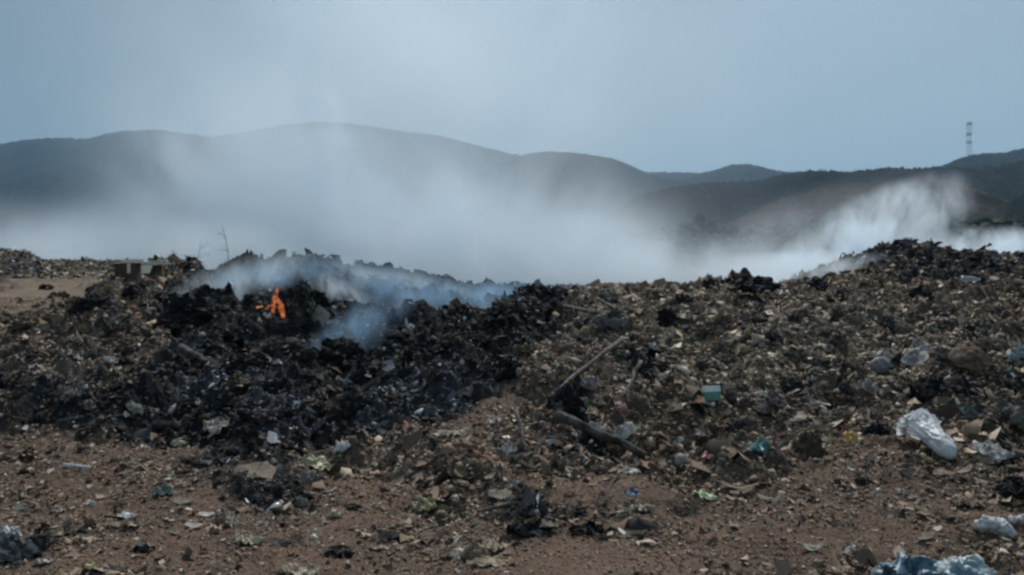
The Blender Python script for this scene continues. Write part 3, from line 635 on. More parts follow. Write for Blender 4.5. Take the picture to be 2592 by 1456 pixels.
def carton():
    p = P(1790, 1006); s = p.y / F; w_, h, dp = 44 * s, 30 * s, 24 * s
    root = empty('carton', p, math.radians(12)); tag(root, 'dented mint green and white carton on the dark slope', 'carton'); root.rotation_euler = (math.radians(-14), 0, math.radians(12))
    for nm, z0, z1, c in (('carton_top', h * .48, h, (.80, .84, .82)), ('carton_base', -.03, h * .48 - .001, (.10, .26, .21))):
        n = 7; V = []; a = np.linspace(0, 2 * math.pi, 33)[:-1]; rows = np.linspace(z0, z1, n); s_ = sd_()
        for zz in rows:
            q = (np.abs(np.cos(a))**6 + np.abs(np.sin(a))**6)**(-1 / 6); x = np.cos(a) * q * w_ / 2; y = np.sin(a) * q * dp / 2
            dd_ = 1 + .07 * noise3(x * 20 + s_, y * 20, zz * 25)
            V += list(np.column_stack([x * dd_, y * dd_, np.full_like(x, zz)]))
        Fc = [(r * 32 + j, r * 32 + (j + 1) % 32, (r + 1) * 32 + (j + 1) % 32, (r + 1) * 32 + j) for r in range(n - 1) for j in range(32)] + [tuple(range((n - 1) * 32, n * 32)), tuple(reversed(range(32)))]
        mesh_obj(nm, V, Fc, M_plastic, parent=root, col=np.tile(c, (len(V), 1)))
carton()
def bottle(px, row, L_, r, rz, label, c=(.55, .58, .60), tilt=0., cap=(.6, .6, .6)):
    p = P(px, row); p.z += r * .9; root = empty('bottle', p); tag(root, label, 'bottle')
    prof = [(0, .0), (0, .8), (.03, 1.), (.3, .96), (.34, .9), (.38, .96), (.66, 1.), (.8, .8), (.9, .38), (.93, .36), (1., .36)]
    def lathe(pr, nm, mt, cc):
        V = []; Fc = []; n = 18
        for (t, q) in pr:
            for j in range(n): a = 2 * math.pi * j / n; V.append((t * L_ - L_ / 2, math.cos(a) * q * r * (1 + .08 * float(noise3(t * 5, a, 2))), math.sin(a) * q * r * (1 - .1 * abs(float(noise3(t * 4, a * 1.3, 5))))))
        for i in range(len(pr) - 1):
            for j in range(n): Fc.append((i * n + j, i * n + (j + 1) % n, (i + 1) * n + (j + 1) % n, (i + 1) * n + j))
        mesh_obj(nm, V, Fc, mt, parent=root, col=np.tile(cc, (len(V), 1)), smooth_=True)
    lathe(prof, 'bottle_body', M_pet, c); lathe([(.955, 0), (.955, .44), (1.03, .44), (1.03, 0)], 'cap', M_plastic, cap)
    root.rotation_euler = (0, math.radians(tilt), math.radians(rz))
M_pet = mat('clear_plastic', c=(.5, .53, .55), rough=.15, vary=.05, spec=.6, trans=.55)
bottle(690, 1292, .16, .033, 68, 'crushed clear plastic bottle on dark ash in the left foreground', tilt=-18)
bottle(2440, 712, .34, .055, 8, 'white bottle lying on the dark crest at the right', c=(.7, .7, .7))
bottle(433, 1040, .13, .030, 75, 'small shiny bottle on the black slope at the left', tilt=-35)
rag('sack', 2318, 902, 100, 34, (.42, .39, .37), (.24, .22, .22), 'large creamy white sack on the right slope', 'sack', mt='cloth', fold=1.2)
rag('sack', 2308, 868, 30, 40, (.44, .43, .43), (.3, .3, .3), 'pointed white rag standing behind the creamy sack', 'rag', mt='cloth', tilt=(40, 0), depth=.9)
rag('sack', 2218, 900, 62, 26, (.38, .33, .28), (.26, .22, .19), 'beige sack left of the creamy white one', 'sack', mt='cloth')
rag('sack', 2296, 948, 62, 30, (.24, .19, .10), (.12, .09, .05), 'mustard brown bag below the creamy sack', 'sack', mt='plastic', tilt=(15, 0))
lump('sack', 2432, 912, 86, 42, (.22, .17, .13), (.13, .085, .06), 'rounded brown sack right of the creamy white one', 'sack', rough=.3, mt='cloth')
rag('sack', 2190, 985, 74, 34, (.28, .25, .22), (.14, .13, .12), 'grey beige sack left of the wood offcut', 'sack', mt='cloth', fold=1.4)
rag('plastic_rag', 2560, 905, 60, 30, (.10, .15, .17), (.2, .24, .26), 'blue grey plastic near the right edge of the slope', 'plastic rag', fold=1.7)
rag('cloth_roll', 2546, 1060, 120, 70, (.11, .105, .095), (.05, .05, .047), 'dark heavy cloth roll cut by the right edge', 'cloth', mt='cloth', fold=.8, rz=-15, n=34)
rag('cloth_roll', 2445, 1052, 110, 58, (.10, .105, .10), (.04, .05, .045), 'dark grey green cloth heap under the pale string', 'cloth', mt='cloth', fold=1.3, n=34)
rag('cloth_scrap', 2492, 1146, 96, 28, (.34, .33, .33), (.2, .2, .2), 'flat greyish white rag right of the large white bag', 'rag', mt='cloth', fold=1.5)
rag('plastic_rag', 2440, 1275, 92, 40, (.20, .15, .11), (.12, .09, .07), 'brown crumpled rag on the dirt below the greyish white one', 'rag', mt='cloth', fold=1.6)
card('cardboard_scrap', 2428, 1192, 46, 16, (.28, .22, .17), 'small tan chip beside the tail of the white bag', rz=10)
card('cardboard_scrap', 2325, 1360, 66, 26, (.22, .18, .14), 'brown flat cardboard tab on the dirt below the white bag', rz=25, poly=[(-1, -.8), (1, -.5), (.95, .4), (-.8, .2)])
card('cardboard_scrap', 2042, 1386, 58, 20, (.30, .27, .23), 'curled pale chip with a dark shadow beneath, lower right', rz=-6, bend=.22, tilt=(14, 0))
rag('foil_scrap', 2140, 1390, 30, 22, (.42, .41, .42), (.26, .25, .26), 'small glossy white scrap right of the curled pale chip', 'foil', fold=1.6)
card('cardboard_scrap', 2294, 1258, 34, 22, (.33, .28, .23), 'little pointed beige chip on the dirt under the white bag', rz=5, poly=[(-1, -.6), (1, -.5), (.1, .9)], tilt=(20, 0))
rag('wrapper', 1612, 1285, 60, 30, (.09, .07, .055), (.16, .12, .09), 'dark brown clump with a curled flap in the middle foreground', 'wrapper', fold=1.6)
rag('wrapper', 1590, 1262, 44, 26, (.05, .06, .14), (.36, .36, .40), 'small blue and white scrap on the dark brown clump', 'wrapper', fold=1.5, lift=.03)
# --- middle and left foreground
rag('paper_scrap', 1128, 1098, 98, 26, (.44, .40, .31), (.34, .30, .23), 'long cream strip of torn paper above the reddish flap', 'paper', mt='paper', rz=8, depth=.28, fold=1.2)
rag('cardboard_flap', 1205, 1152, 88, 40, (.21, .125, .085), (.14, .08, .055), 'reddish brown folded flap in the middle of the dirt', 'cardboard', mt='paper', fold=.9, tilt=(14, 0))
card('cardboard_sheet', 634, 1200, 120, 40, (.285, .235, .18), 'large tan cardboard sheet on the left dirt', rz=12, poly=[(-1, -.7), (.3, -1), (.85, -.6), (1, .5), (.5, .9), (-.5, .1)], bend=.03, c2=(.20, .16, .125), tilt=(9, 0), asp=.75, lift=.05)
card('cardboard_sheet', 660, 1208, 100, 16, (.20, .165, .125), 'narrow torn tan strip along the front of the large cardboard sheet', rz=6, poly=[(-1, -.2), (1, -.25), (.9, .1), (-.9, .15)], bend=.05)
lump('foam_ball', 686, 1166, 11, 11, (.66, .66, .64), None, 'tiny bright white ball at the corner of the large cardboard sheet', 'foam', rough=.1, mt='foam')
rag('wrapper', 795, 1172, 84, 30, (.24, .23, .12), (.36, .34, .24), 'yellowish crumpled wrapper right of the large cardboard sheet', 'wrapper', fold=1.4)
rag('cloth_scrap', 775, 1215, 66, 44, (.26, .23, .21), (.12, .11, .105), 'ribbed grey rag below the yellowish wrapper', 'rag', mt='cloth', fold=2.2, tilt=(20, 0))
rag('cloth_scrap', 757, 1275, 36, 62, (.20, .215, .19), (.34, .35, .32), 'upright pale grey rag above the clear bottle', 'rag', mt='cloth', fold=1.5, tilt=(50, 0), rz=10)
card('cardboard_scrap', 827, 1243, 22, 14, (.30, .31, .22), 'small square greenish chip right of the ribbed rag', rz=5, poly=[(-1, -1), (1, -.9), (1, .9), (-1, 1)])
rag('wrapper', 862, 1130, 48, 26, (.34, .35, .37), (.5, .5, .5), 'whitish foil scrap at the foot of the black slope', 'foil', fold=2.)
rag('wrapper', 1072, 1278, 76, 36, (.27, .25, .11), (.17, .165, .09), 'yellow green wrapper in the middle foreground', 'wrapper', fold=1.3)
card('cardboard_scrap', 1258, 1250, 62, 30, (.30, .235, .185), 'oval tan disc on the dirt right of the yellow green wrapper', rz=5, tilt=(6, 0), bend=.05)
card('cardboard_scrap', 1300, 1270, 42, 28, (.34, .28, .235), 'rounded beige chip beside the oval tan disc', rz=-5, tilt=(8, 0), bend=.08)
card('cardboard_scrap', 1233, 1205, 36, 30, (.25, .21, .17), 'square tan chip above the oval tan disc', rz=40)
rag('cloth_scrap', 1160, 1405, 66, 44, (.50, .46, .40), (.36, .32, .27), 'bright cream torn piece at the left of the rag heap, bottom middle', 'rag', mt='cloth', fold=1.1, tilt=(12, 0))
rag('cloth_scrap', 1196, 1408, 70, 62, (.28, .225, .17), (.18, .14, .10), 'upright brown fold in the middle of the rag heap', 'rag', mt='cloth', fold=1.5, tilt=(30, 0))
rag('cloth_scrap', 1240, 1385, 90, 36, (.33, .27, .20), (.11, .085, .06), 'striped beige and brown rag at the right of the rag heap', 'rag', mt='cloth', fold=2.4)
rag('cloth_scrap', 1225, 1420, 110, 22, (.28, .235, .17), (.2, .165, .12), 'flat tan rag under the front of the rag heap', 'rag', mt='cloth', fold=1.4)
rag('cloth_scrap', 762, 1450, 84, 40, (.50, .44, .34), (.22, .17, .12), 'cream striped rag cut by the bottom edge', 'rag', mt='cloth', fold=1.8)
rag('cloth_scrap', 722, 1440, 44, 28, (.42, .35, .26), (.3, .25, .19), 'small cream scrap left of the cream striped rag', 'rag', mt='cloth')
rag('paper_scrap', 950, 1385, 60, 14, (.30, .245, .19), (.2, .16, .12), 'thin tan flake low in the middle of the dirt', 'paper', mt='paper', depth=.4)
rag('plastic_rag', 40, 1395, 165, 60, (.018, .019, .021), (.05, .055, .06), 'heap of black plastic sheeting at the bottom left corner', 'plastic sheet', fold=1.5, n=36, mt='cloth')
rag('plastic_rag', 22, 1352, 62, 42, (.42, .43, .43), (.2, .22, .22), 'white rag lying over the black plastic sheeting', 'rag', fold=1.4, tilt=(18, 0))
rag('plastic_rag', 108, 1420, 44, 20, (.30, .28, .26), (.2, .19, .18), 'pale scrap at the right tip of the black sheeting', 'rag')
card('plastic_chip', 227, 1431, 24, 14, (.42, .42, .16), 'bright yellow chip on the dirt near the bottom left', rz=10, poly=[(-1, -.8), (1, -.9), (.9, .8), (-.8, 1)])
card('paper_scrap', 520, 1302, 40, 18, (.46, .42, .37), 'white oblong paper scrap on the left dirt', rz=6, tilt=(10, 0), cat='paper')
card('paper_scrap', 488, 1330, 46, 20, (.42, .36, .32), 'pale pinkish paper scrap just below the white oblong one', rz=-4, tilt=(10, 0), cat='paper')
rag('cloth_scrap', 570, 1318, 66, 42, (.23, .20, .165), (.10, .075, .06), 'bent brown carton flap beside the white oblong scrap', 'cardboard', mt='paper', fold=1.2, tilt=(16, 0))
rag('foil_scrap', 318, 1306, 48, 22, (.50, .50, .48), (.36, .35, .33), 'bright white crumpled tissue on the left dirt', 'tissue', mt='paper')
stick('stick', (262, 1310), (310, 1314), .006, .006, M_card, 'short straw touching the bright white tissue', 'straw', bow=.01)
lump('foam_ball', 233, 1274, 17, 15, (.42, .41, .37), None, 'small egg shaped white ball on the left dirt', 'foam', rough=.08, mt='foam')
rag('paper_scrap', 150, 1292, 26, 16, (.38, .36, .33), None, 'small pale scrap left of the egg shaped ball', 'paper', mt='paper')
rag('paper_scrap', 660, 1322, 40, 14, (.38, .33, .31), None, 'pale oblong scrap below the clear bottle', 'paper', mt='paper', rz=-25, depth=.4)
rag('wrapper', 625, 1368, 76, 38, (.18, .15, .11), (.30, .27, .19), 'open brown box flap with ribbed edge low on the left', 'cardboard', mt='paper', fold=1.7)
rag('plastic_rag', 412, 1245, 56, 34, (.085, .11, .10), (.14, .17, .16), 'grey green crumpled plastic on the left dirt', 'plastic rag', fold=2.)
card('cardboard_scrap', 462, 1268, 54, 14, (.22, .20, .165), 'flat grey chip over a dark hollow on the left dirt', rz=-3, tilt=(12, 0))
rag('paper_scrap', 545, 1078, 70, 26, (.38, .35, .29), (.24, .22, .19), 'cream torn scrap on the edge of the black ash', 'paper', mt='paper', fold=1.4)
rag('paper_scrap', 452, 1120, 44, 14, (.34, .31, .22), (.2, .19, .14), 'small yellowish paper near the foot of the black slope', 'paper', mt='paper')
rag('paper_scrap', 338, 1035, 48, 32, (.27, .25, .23), (.16, .15, .14), 'grey crumpled paper on the left of the black slope', 'paper', mt='paper', fold=1.4)
rag('paper_scrap', 224, 1024, 36, 36, (.30, .29, .25), (.12, .11, .09), 'pointed pale rag at the far left of the black slope', 'rag', mt='cloth', fold=1.5, tilt=(30, 0))
rag('paper_scrap', 275, 912, 34, 18, (.38, .37, .35), None, 'curled white scrap on the left shoulder of the heap', 'paper', mt='paper')
rag('paper_scrap', 196, 904, 26, 12, (.33, .31, .27), None, 'small flat pale scrap left of the curled white one', 'paper', mt='paper')
rag('rag', 208, 828, 44, 24, (.16, .14, .075), (.10, .09, .06), 'olive brown rag on the left shoulder of the heap', 'rag', mt='cloth')
card('paper_scrap', 1008, 1214, 34, 40, (.36, .30, .26), 'small upright beige sliver in the middle of the dirt', rz=50, tilt=(40, 0), cat='paper', poly=[(-.8, -1), (.3, -.9), (.9, 1)])
rag('wrapper', 842, 1302, 50, 16, (.26, .24, .13), (.16, .14, .08), 'thin yellowish strip below the greenish chip', 'wrapper', depth=.35, rz=20)
rag('rag', 540, 1222 + 120, 30, 14, (.10, .08, .06), None, 'little brown twist of rag low on the left dirt', 'rag', mt='cloth')
# --- around the fire
card('cardboard_sheet', 806, 812, 44, 40, (.42, .39, .36), 'square off white board leaning on the heap right of the stump', rz=-32, tilt=(52, 8), poly=[(-1, -1), (1, -.8), (.9, .9), (-.9, 1)], bend=.04, asp=1., lift=.08, c2=(.30, .28, .26))
card('cardboard_sheet', 837, 822, 34, 22, (.36, .34, .33), 'torn pale scrap against the right side of the white board', rz=20, tilt=(40, 0), lift=.05)
for (x, y, w_, lab) in [(1170, 804, 10, 'tiny bright white ball on the black rim, nearest the haze'), (1244, 820, 15, 'bright white cup like lump right of the black rim'), (1163, 917, 13, 'bright white ball alone on the black slope'),
                        (853, 888, 10, 'tiny white speck on the black mound in the middle'), (966, 882, 9, 'tiny white speck right of the black mound'), (840, 777, 10, 'tiny white speck under the hollow of smoke')]:
    lump('foam_ball', x, y, w_, w_ * .8, (.70, .71, .72), None, lab, 'foam', rough=.2, mt='foam')
rag('paper_scrap', 1030, 832, 36, 18, (.44, .43, .42), None, 'white paper scrap on the black rim under the haze', 'paper', mt='paper')
rag('paper_scrap', 698, 918, 24, 18, (.46, .45, .44), (.3, .3, .3), 'curled white scrap below the stump', 'paper', mt='paper', rz=40)
rag('paper_scrap', 672, 803, 24, 10, (.40, .39, .38), None, 'small pale scrap under the flame', 'paper', mt='paper')
rag('paper_scrap', 600, 776, 24, 12, (.22, .24, .15), None, 'small greenish scrap left of the flame', 'paper', mt='paper')
lump('container', 1305, 946, 18, 18, (.30, .28, .25), None, 'round pale pot at the edge of the black ash', 'container', rough=.1, mt='foam')
lump('container', 1384, 948, 22, 14, (.27, .25, .23), None, 'flattish pale pot left of the dirty pink bag', 'container', rough=.12, mt='foam')
card('paper_scrap', 1352, 1018, 18, 40, (.32, .29, .25), 'narrow upright pale flake left of the black lump', rz=60, tilt=(45, 0), cat='paper')
rag('tarp', 1540, 812, 92, 38, (.12, .125, .125), (.05, .052, .055), 'dark grey folded tarp on the crest in the middle', 'tarp', mt='cloth', fold=.8, n=34)
rag('tarp', 1462, 815, 76, 30, (.15, .15, .14), (.05, .05, .052), 'grey folded tarp left of the darker one on the crest', 'tarp', mt='cloth', fold=.9, n=30)

for (x, y, w_, h_, lab, kw) in [
    (482, 800, 120, 62, 'huge black charred lump with a white wisp behind it, left of the flame', {}), (518, 752, 54, 34, 'black charred lump forming the peak on the left rim', {}), (440, 822, 80, 40, 'low black charred lump at the left foot of the huge one', {}),
    (798, 768, 50, 36, 'round black lump right of the stump', {}), (905, 766, 62, 38, 'rounded black lump half in blue smoke', {}), (768, 704, 46, 50, 'tall black crust above the stump', {'bright': 1.6}),
    (632, 662, 34, 22, 'oval black lump on the skyline above the flame', {}), (714, 664, 40, 14, 'flat black lump on the skyline right of the oval one', {}), (1680, 812, 46, 44, 'black burnt clump alone on the brown slope', {}),
    (1426, 1040, 88, 66, 'big black clump in the middle below the pole', {}), (1376, 752, 66, 24, 'small black mound on the skyline in the middle', {}), (1782, 733, 40, 28, 'small black peak on the skyline right of the middle', {}),
    (1900, 728, 110, 30, 'wide low black mound on the skyline', {}), (2060, 728, 56, 26, 'black clump under the smoke at the right crest', {}), (860, 905, 100, 48, 'black mound on the slope under the thin blue smoke', {}),
    (1262, 812, 60, 30, 'black clump beside the bright white cup like lump', {}), (1015, 790, 40, 20, 'small black bump on the rim in the haze', {}), (940, 745, 30, 18, 'small hazy bump behind the black rim', {}),
    (330, 745, 44, 26, 'black clump on the left shoulder below the boxes', {}), (205, 785, 56, 26, 'black clump beside the dirt track', {}), (700, 975, 70, 26, 'flat black clump on the lower black slope', {}),
    (2350, 985, 90, 30, 'black hollow clump between the sacks on the right', {}), (2320, 750, 60, 30, 'black clump on the right slope under the crest', {}), (1280, 935, 60, 40, 'black clump at the right end of the burnt ground', {}),
    (350, 1325 + 60, 44, 14, 'small black clump low on the left dirt', {}), (55, 1145, 36, 16, 'small black hollow clump on the far left dirt', {}),
    (1340, 1335, 130, 26, 'long low black clump in the dirt below the thin grey stick', {'depth': .5}), (1480, 1340, 120, 16, 'flat black smear of ash right of the long low clump', {'depth': .5}), (850, 1398, 60, 22, 'black ashy clump low on the dirt', {}), (2560, 1235, 100, 34, 'black clump near the right edge under the rag', {}), (2210, 1090, 60, 26, 'dark clump behind the white bag', {})]:
    charred(x, y, w_, h_, lab, **kw)

def stump():
    p = P(757, 812); k = p.y / F; h = 108 * k; w_ = 50 * k; n = 26; ns = 28; V = []; C_ = []
    for i in range(n):
        t = i / (n - 1); r = w_ / 2 * np.interp(t, [0, .15, .5, .8, .93, 1], [1.1, 1.04, 1., .84, .5, .02])
        for j in range(ns):
            a = 2 * math.pi * j / ns; q = r * (1 + .16 * float(fbm(math.cos(a) * 1.4, math.sin(a) * 1.4, t * 3 + 5, 3)))
            V.append((q * math.cos(a), q * math.sin(a), t * h - .04)); m = float(smooth(fbm(math.cos(a) * 1.2 + 3, math.sin(a), t * 2.5, 3) * 2 + .6 - 1.2 * abs(t - .5)))
            C_.append(np.array([.022, .022, .022]) * (1 - m) + np.array([.085, .080, .062]) * m)
    Fc = [(r * ns + j, r * ns + (j + 1) % ns, (r + 1) * ns + (j + 1) % ns, (r + 1) * ns + j) for r in range(n - 1) for j in range(ns)]
    V = np.array(V); nf = 170; idx = rng.integers(0, len(V), nf); pos = V[idx]; nr = pos * [1, 1, 0] + [0, 0, .02]; nr /= np.linalg.norm(nr, axis=1)[:, None]
    v, f, kk = place(scrap_v, scrap_f, pos, nr, rng.uniform(.015, .05, nf), rng.uniform(.8, 2., nf), .3, .5, pick('char', nf) * 1.1, 0)
    Fc = [tuple(q) for q in Fc] + [tuple(int(z) + len(V) for z in q) for q in f]; C_ = np.vstack([np.array(C_) * .8, kk]); V = np.vstack([V, v])
    o = mesh_obj('stump', V, Fc, M_litter, col=np.array(C_)); o.location = p; o.rotation_euler = (0, math.radians(3), 0)
    tag(o, 'upright scorched tree stump standing beside the flame', 'stump')
stump()

def box(px, row, w_, dp, h, rz, label, flaps):
    p = P(px, row, dmin=12); root = empty('cardboard_box', p + Vector((0, 0, -.04)), math.radians(rz)); tag(root, label, 'cardboard box')
    def slab(nm, x0, x1, y0, y1, z0, z1, c, par=root, rot=None, loc=None):
        V = [(x, y, z) for z in (z0, z1) for y in (y0, y1) for x in (x0, x1)]; Fc = [(0, 2, 3, 1), (4, 5, 7, 6), (0, 1, 5, 4), (1, 3, 7, 5), (3, 2, 6, 7), (2, 0, 4, 6)]
        o = mesh_obj(nm, V, Fc, M_card, parent=par, col=np.tile(c, (8, 1)))
        if rot: o.rotation_euler = rot
        if loc: o.location = loc
        return o
    t = .008; c = (.085, .062, .055); a, b = w_ / 2, dp / 2
    V = []; Fc = []
    def add(x0, x1, y0, y1, z0, z1):
        k = len(V); V.extend([(x, y, z) for z in (z0, z1) for y in (y0, y1) for x in (x0, x1)]); Fc.extend([tuple(k + i for i in f) for f in [(0, 2, 3, 1), (4, 5, 7, 6), (0, 1, 5, 4), (1, 3, 7, 5), (3, 2, 6, 7), (2, 0, 4, 6)]])
    add(-a, a, -b, -b + t, 0, h); add(-a, a, b - t, b, 0, h); add(-a, -a + t, -b + t, b - t, 0, h - .002); add(a - t, a, -b + t, b - t, 0, h - .002); add(-a + t, a - t, -b + t, b - t, .002, t)
    mesh_obj('box_wall', V, Fc, M_card, parent=root, col=np.tile(c, (len(V), 1)))
    cf = (.74, .68, .50)
    for (kind, ang) in flaps:
        if kind == 'front': slab('flap', -a, a, -dp * .5, 0, 0, .006, cf, rot=(math.radians(-ang), 0, 0), loc=(0, -b - .001, h + .004))
        if kind == 'back': slab('flap', -a, a, 0, dp * .5, 0, .006, (.16, .15, .14), rot=(math.radians(ang), 0, 0), loc=(0, b + .001, h + .004))
        if kind == 'left': slab('flap', -w_ * .45, 0, -b, b, 0, .006, cf, rot=(0, math.radians(ang), 0), loc=(-a - .001, 0, h + .004))
        if kind == 'right': slab('flap', 0, w_ * .45, -b, b, 0, .006, cf, rot=(0, math.radians(-ang), 0), loc=(a + .001, 0, h + .004))
        if kind == 'torn': slab('tape', -.02, .035, -.006, 0, 0, h * .5, cf, loc=(a * .35, -b - .002, h * .5))
box(322, 706, .34, .34, .33, 6, 'dark brown cardboard box with a torn pale strip, on the left crest', [('back', 20), ('left', -8), ('torn', 0), ('right', 5)])
box(372, 700, .40, .36, .28, -8, 'dark brown cardboard box with a pale flap folded over its front', [('front', -58), ('back', 30), ('right', 10)])
rag('paper_scrap', 418, 668, 40, 26, (.30, .32, .27), (.18, .19, .18), 'pale greenish crumpled paper heap right of the two boxes', 'paper', mt='paper', fold=1.6)
stick('stick', (352, 664), (366, 650), .008, .006, M_twig, 'thin dark rod slanting up behind the two boxes', 'rod', lift1=.28, bow=.01)

# --- dead trees half lost in the smoke
def dead_tree(px, d, zg, ztop, lean, spread, label, seed, nb=7):
    r_ = random.Random(seed); x = (px * K - CX) / F * d; root = empty('dead_tree', (x, d, zg)); tag(root, label, 'dead tree')
    h = ztop - zg; pts = [Vector((lean * t * t * h, 0, h * t)) + Vector((r_.uniform(-.03, .03), r_.uniform(-.03, .03), 0)) for t in [0, .2, .4, .6, .8, 1]]
    V, Fc = tube_geo(pts, [.07, .06, .05, .04, .03, .014], 8, .2, seed); mesh_obj('trunk', V, Fc, M_twig, parent=root, smooth_=True)
    for b in range(nb):
        t = r_.uniform(.55, .98); q = pts[int(t * 5)]; a = r_.uniform(-1, 1); dr = Vector((a * spread, r_.uniform(-.5, .5) * spread, r_.uniform(.0, .55) * spread))
        mid = q + dr * .5 + Vector((0, 0, .12 * spread)); V, Fc = tube_geo([q, mid, q + dr], [.028, .018, .008], 6, .2, seed + b); br = mesh_obj('branch', V, Fc, M_twig, parent=root, smooth_=True)
        for c in range(3):
            e = mid.lerp(q + dr, r_.random()); f = e + Vector((r_.uniform(-1, 1), r_.uniform(-.6, .6), r_.uniform(-.2, .9))) * spread * .32
            V, Fc = tube_geo([e, e.lerp(f, .5) + Vector((0, 0, .03)), f], [.010, .008, .004], 5, .1, seed + b + c); mesh_obj('twig', V, Fc, M_twig, parent=br, smooth_=True)
def zat(row, d): return CAMZ - (row * K - HY) / F * d
dead_tree(492, 45, -.3, zat(602, 45), .1, .8, 'dead bush with tangled twigs poking out of the smoke behind the boxes', 5, 10)
dead_tree(580, 46, -.3, zat(568, 46), -.12, .6, 'taller dead sapling leaning left in the smoke', 9, 5)
dead_tree(425, 43, .2, zat(628, 43), .1, .5, 'low hazy dead bush just right of the boxes', 12, 9)

# --- the fire
def fire():
    M = bpy.data.materials.new('flame'); M.use_nodes = True; n = M.node_tree.nodes; l = M.node_tree.links; n.clear()
    out = n.new('ShaderNodeOutputMaterial'); em = n.new('ShaderNodeEmission'); tr = n.new('ShaderNodeBsdfTransparent'); mixs = n.new('ShaderNodeMixShader')
    tcn = n.new('ShaderNodeTexCoord'); mp = n.new('ShaderNodeMapping'); mp.inputs['Scale'].default_value = (1, 1, .55); no = n.new('ShaderNodeTexNoise'); no.inputs['Scale'].default_value = 26; no.inputs['Detail'].default_value = 4; no.inputs['Distortion'].default_value = .8
    l.new(tcn.outputs['Object'], mp.inputs[0]); l.new(mp.outputs[0], no.inputs['Vector'])
    cr = n.new('ShaderNodeValToRGB'); e = cr.color_ramp.elements; e[0].position = .3; e[0].color = (.30, .035, .012, 1); e[1].position = .72; e[1].color = (1., .46, .20, 1)
    x = cr.color_ramp.elements.new(.5); x.color = (.85, .19, .06, 1)
    l.new(no.outputs['Fac'], cr.inputs[0]); l.new(cr.outputs[0], em.inputs['Color']); em.inputs['Strength'].default_value = .62
    mr = n.new('ShaderNodeMapRange'); mr.inputs[1].default_value = .42; mr.inputs[2].default_value = .68; l.new(no.outputs['Fac'], mr.inputs[0])
    mr.inputs[4].default_value = .86; l.new(mr.outputs[0], mixs.inputs[0]); l.new(tr.outputs[0], mixs.inputs[1]); l.new(em.outputs[0], mixs.inputs[2]); l.new(mixs.outputs[0], out.inputs['Surface'])
    p = P(700, 798); k = p.y / F
    root = empty('fire', p); tag(root, 'orange flame burning on the black heap left of the stump', 'fire')
    def tongue(pts, rads, s):
        q = [Vector(((a - 700) * k, dy, (798 - b) * k)) for (a, b, dy) in pts]
        # resample
        t = np.linspace(0, len(q) - 1, 34); A = np.array(q); R = np.interp(t, range(len(q)), rads) * k
        C_ = np.stack([np.interp(t, range(len(q)), A[:, i]) for i in range(3)], -1)
        C_[:, 0] += noise3(t * 1.5 + s, 0, 0) * .02
        V = []; ns = 20
        for i in range(len(t)):
            for j in range(ns):
                a = 2 * math.pi * j / ns; r = R[i] * (1 + .55 * float(fbm(math.cos(a) * 1.3, math.sin(a) * 1.3, t[i] * 1.9 + s, 3, .65)))
                V.append((C_[i, 0] + math.cos(a) * r, C_[i, 1] + math.sin(a) * r * .6, C_[i, 2] + .3 * r * math.sin(3 * a + s)))
        Fc = [(r * ns + j, r * ns + (j + 1) % ns, (r + 1) * ns + (j + 1) % ns, (r + 1) * ns + j) for r in range(len(t) - 1) for j in range(ns)]
        mesh_obj('flame_tongue', V, Fc, M, parent=root, smooth_=True)
    tongue([(686, 786, 0), (684, 765, .01), (690, 745, .02), (694, 726, .02), (698, 712, .02)], [3, 7, 8, 6, 2], 1.)
    tongue([(712, 800, .02), (708, 775, .0), (704, 757, .0), (698, 746, .01)], [3, 7, 7, 3], 5.)
    tongue([(718, 806, -.02), (714, 785, -.01), (712, 768, 0), (706, 752, .01)], [3, 5, 7, 3], 9.)
    root.scale = (.85, .85, .88)
    tongue([(634, 773, .02), (642, 768, .02), (652, 767, .02)], [2, 7, 2], 13.)
    tongue([(664, 776, .02), (668, 770, .02), (672, 764, .02)], [2, 4, 1], 17.)
fire()

# --- bird, mast
def bird():
    d = 85; p = Vector(((902 - CX) / F * d, d, CAMZ - (238 - HY) / F * d)); root = empty('bird', p); tag(root, 'tiny dark bird gliding high in the smoky sky', 'bird'); m = mat('feathers', c=(.02, .02, .022))
    V, Fc, _ = lump_geo(.24, .09, .04, .05, 1, 14, 10, flat=1.); mesh_obj('body', V, Fc, m, parent=root, smooth_=True)
    for s in (-1, 1):
        V = [(.04, 0, .01), (-.05, 0, .01), (.03, s * .12, .05), (-.05, s * .12, .045), (-.02, s * .27, .02), (-.06, s * .26, .018)]; V += [(a, b, c - .006) for a, b, c in V]
        Fc = [(0, 1, 3, 2), (2, 3, 5, 4), (6, 8, 9, 7), (8, 10, 11, 9), (0, 2, 8, 6), (2, 4, 10, 8), (1, 7, 9, 3), (3, 9, 11, 5), (4, 5, 11, 10)]; mesh_obj('wing', V, Fc, m, parent=root)
bird()
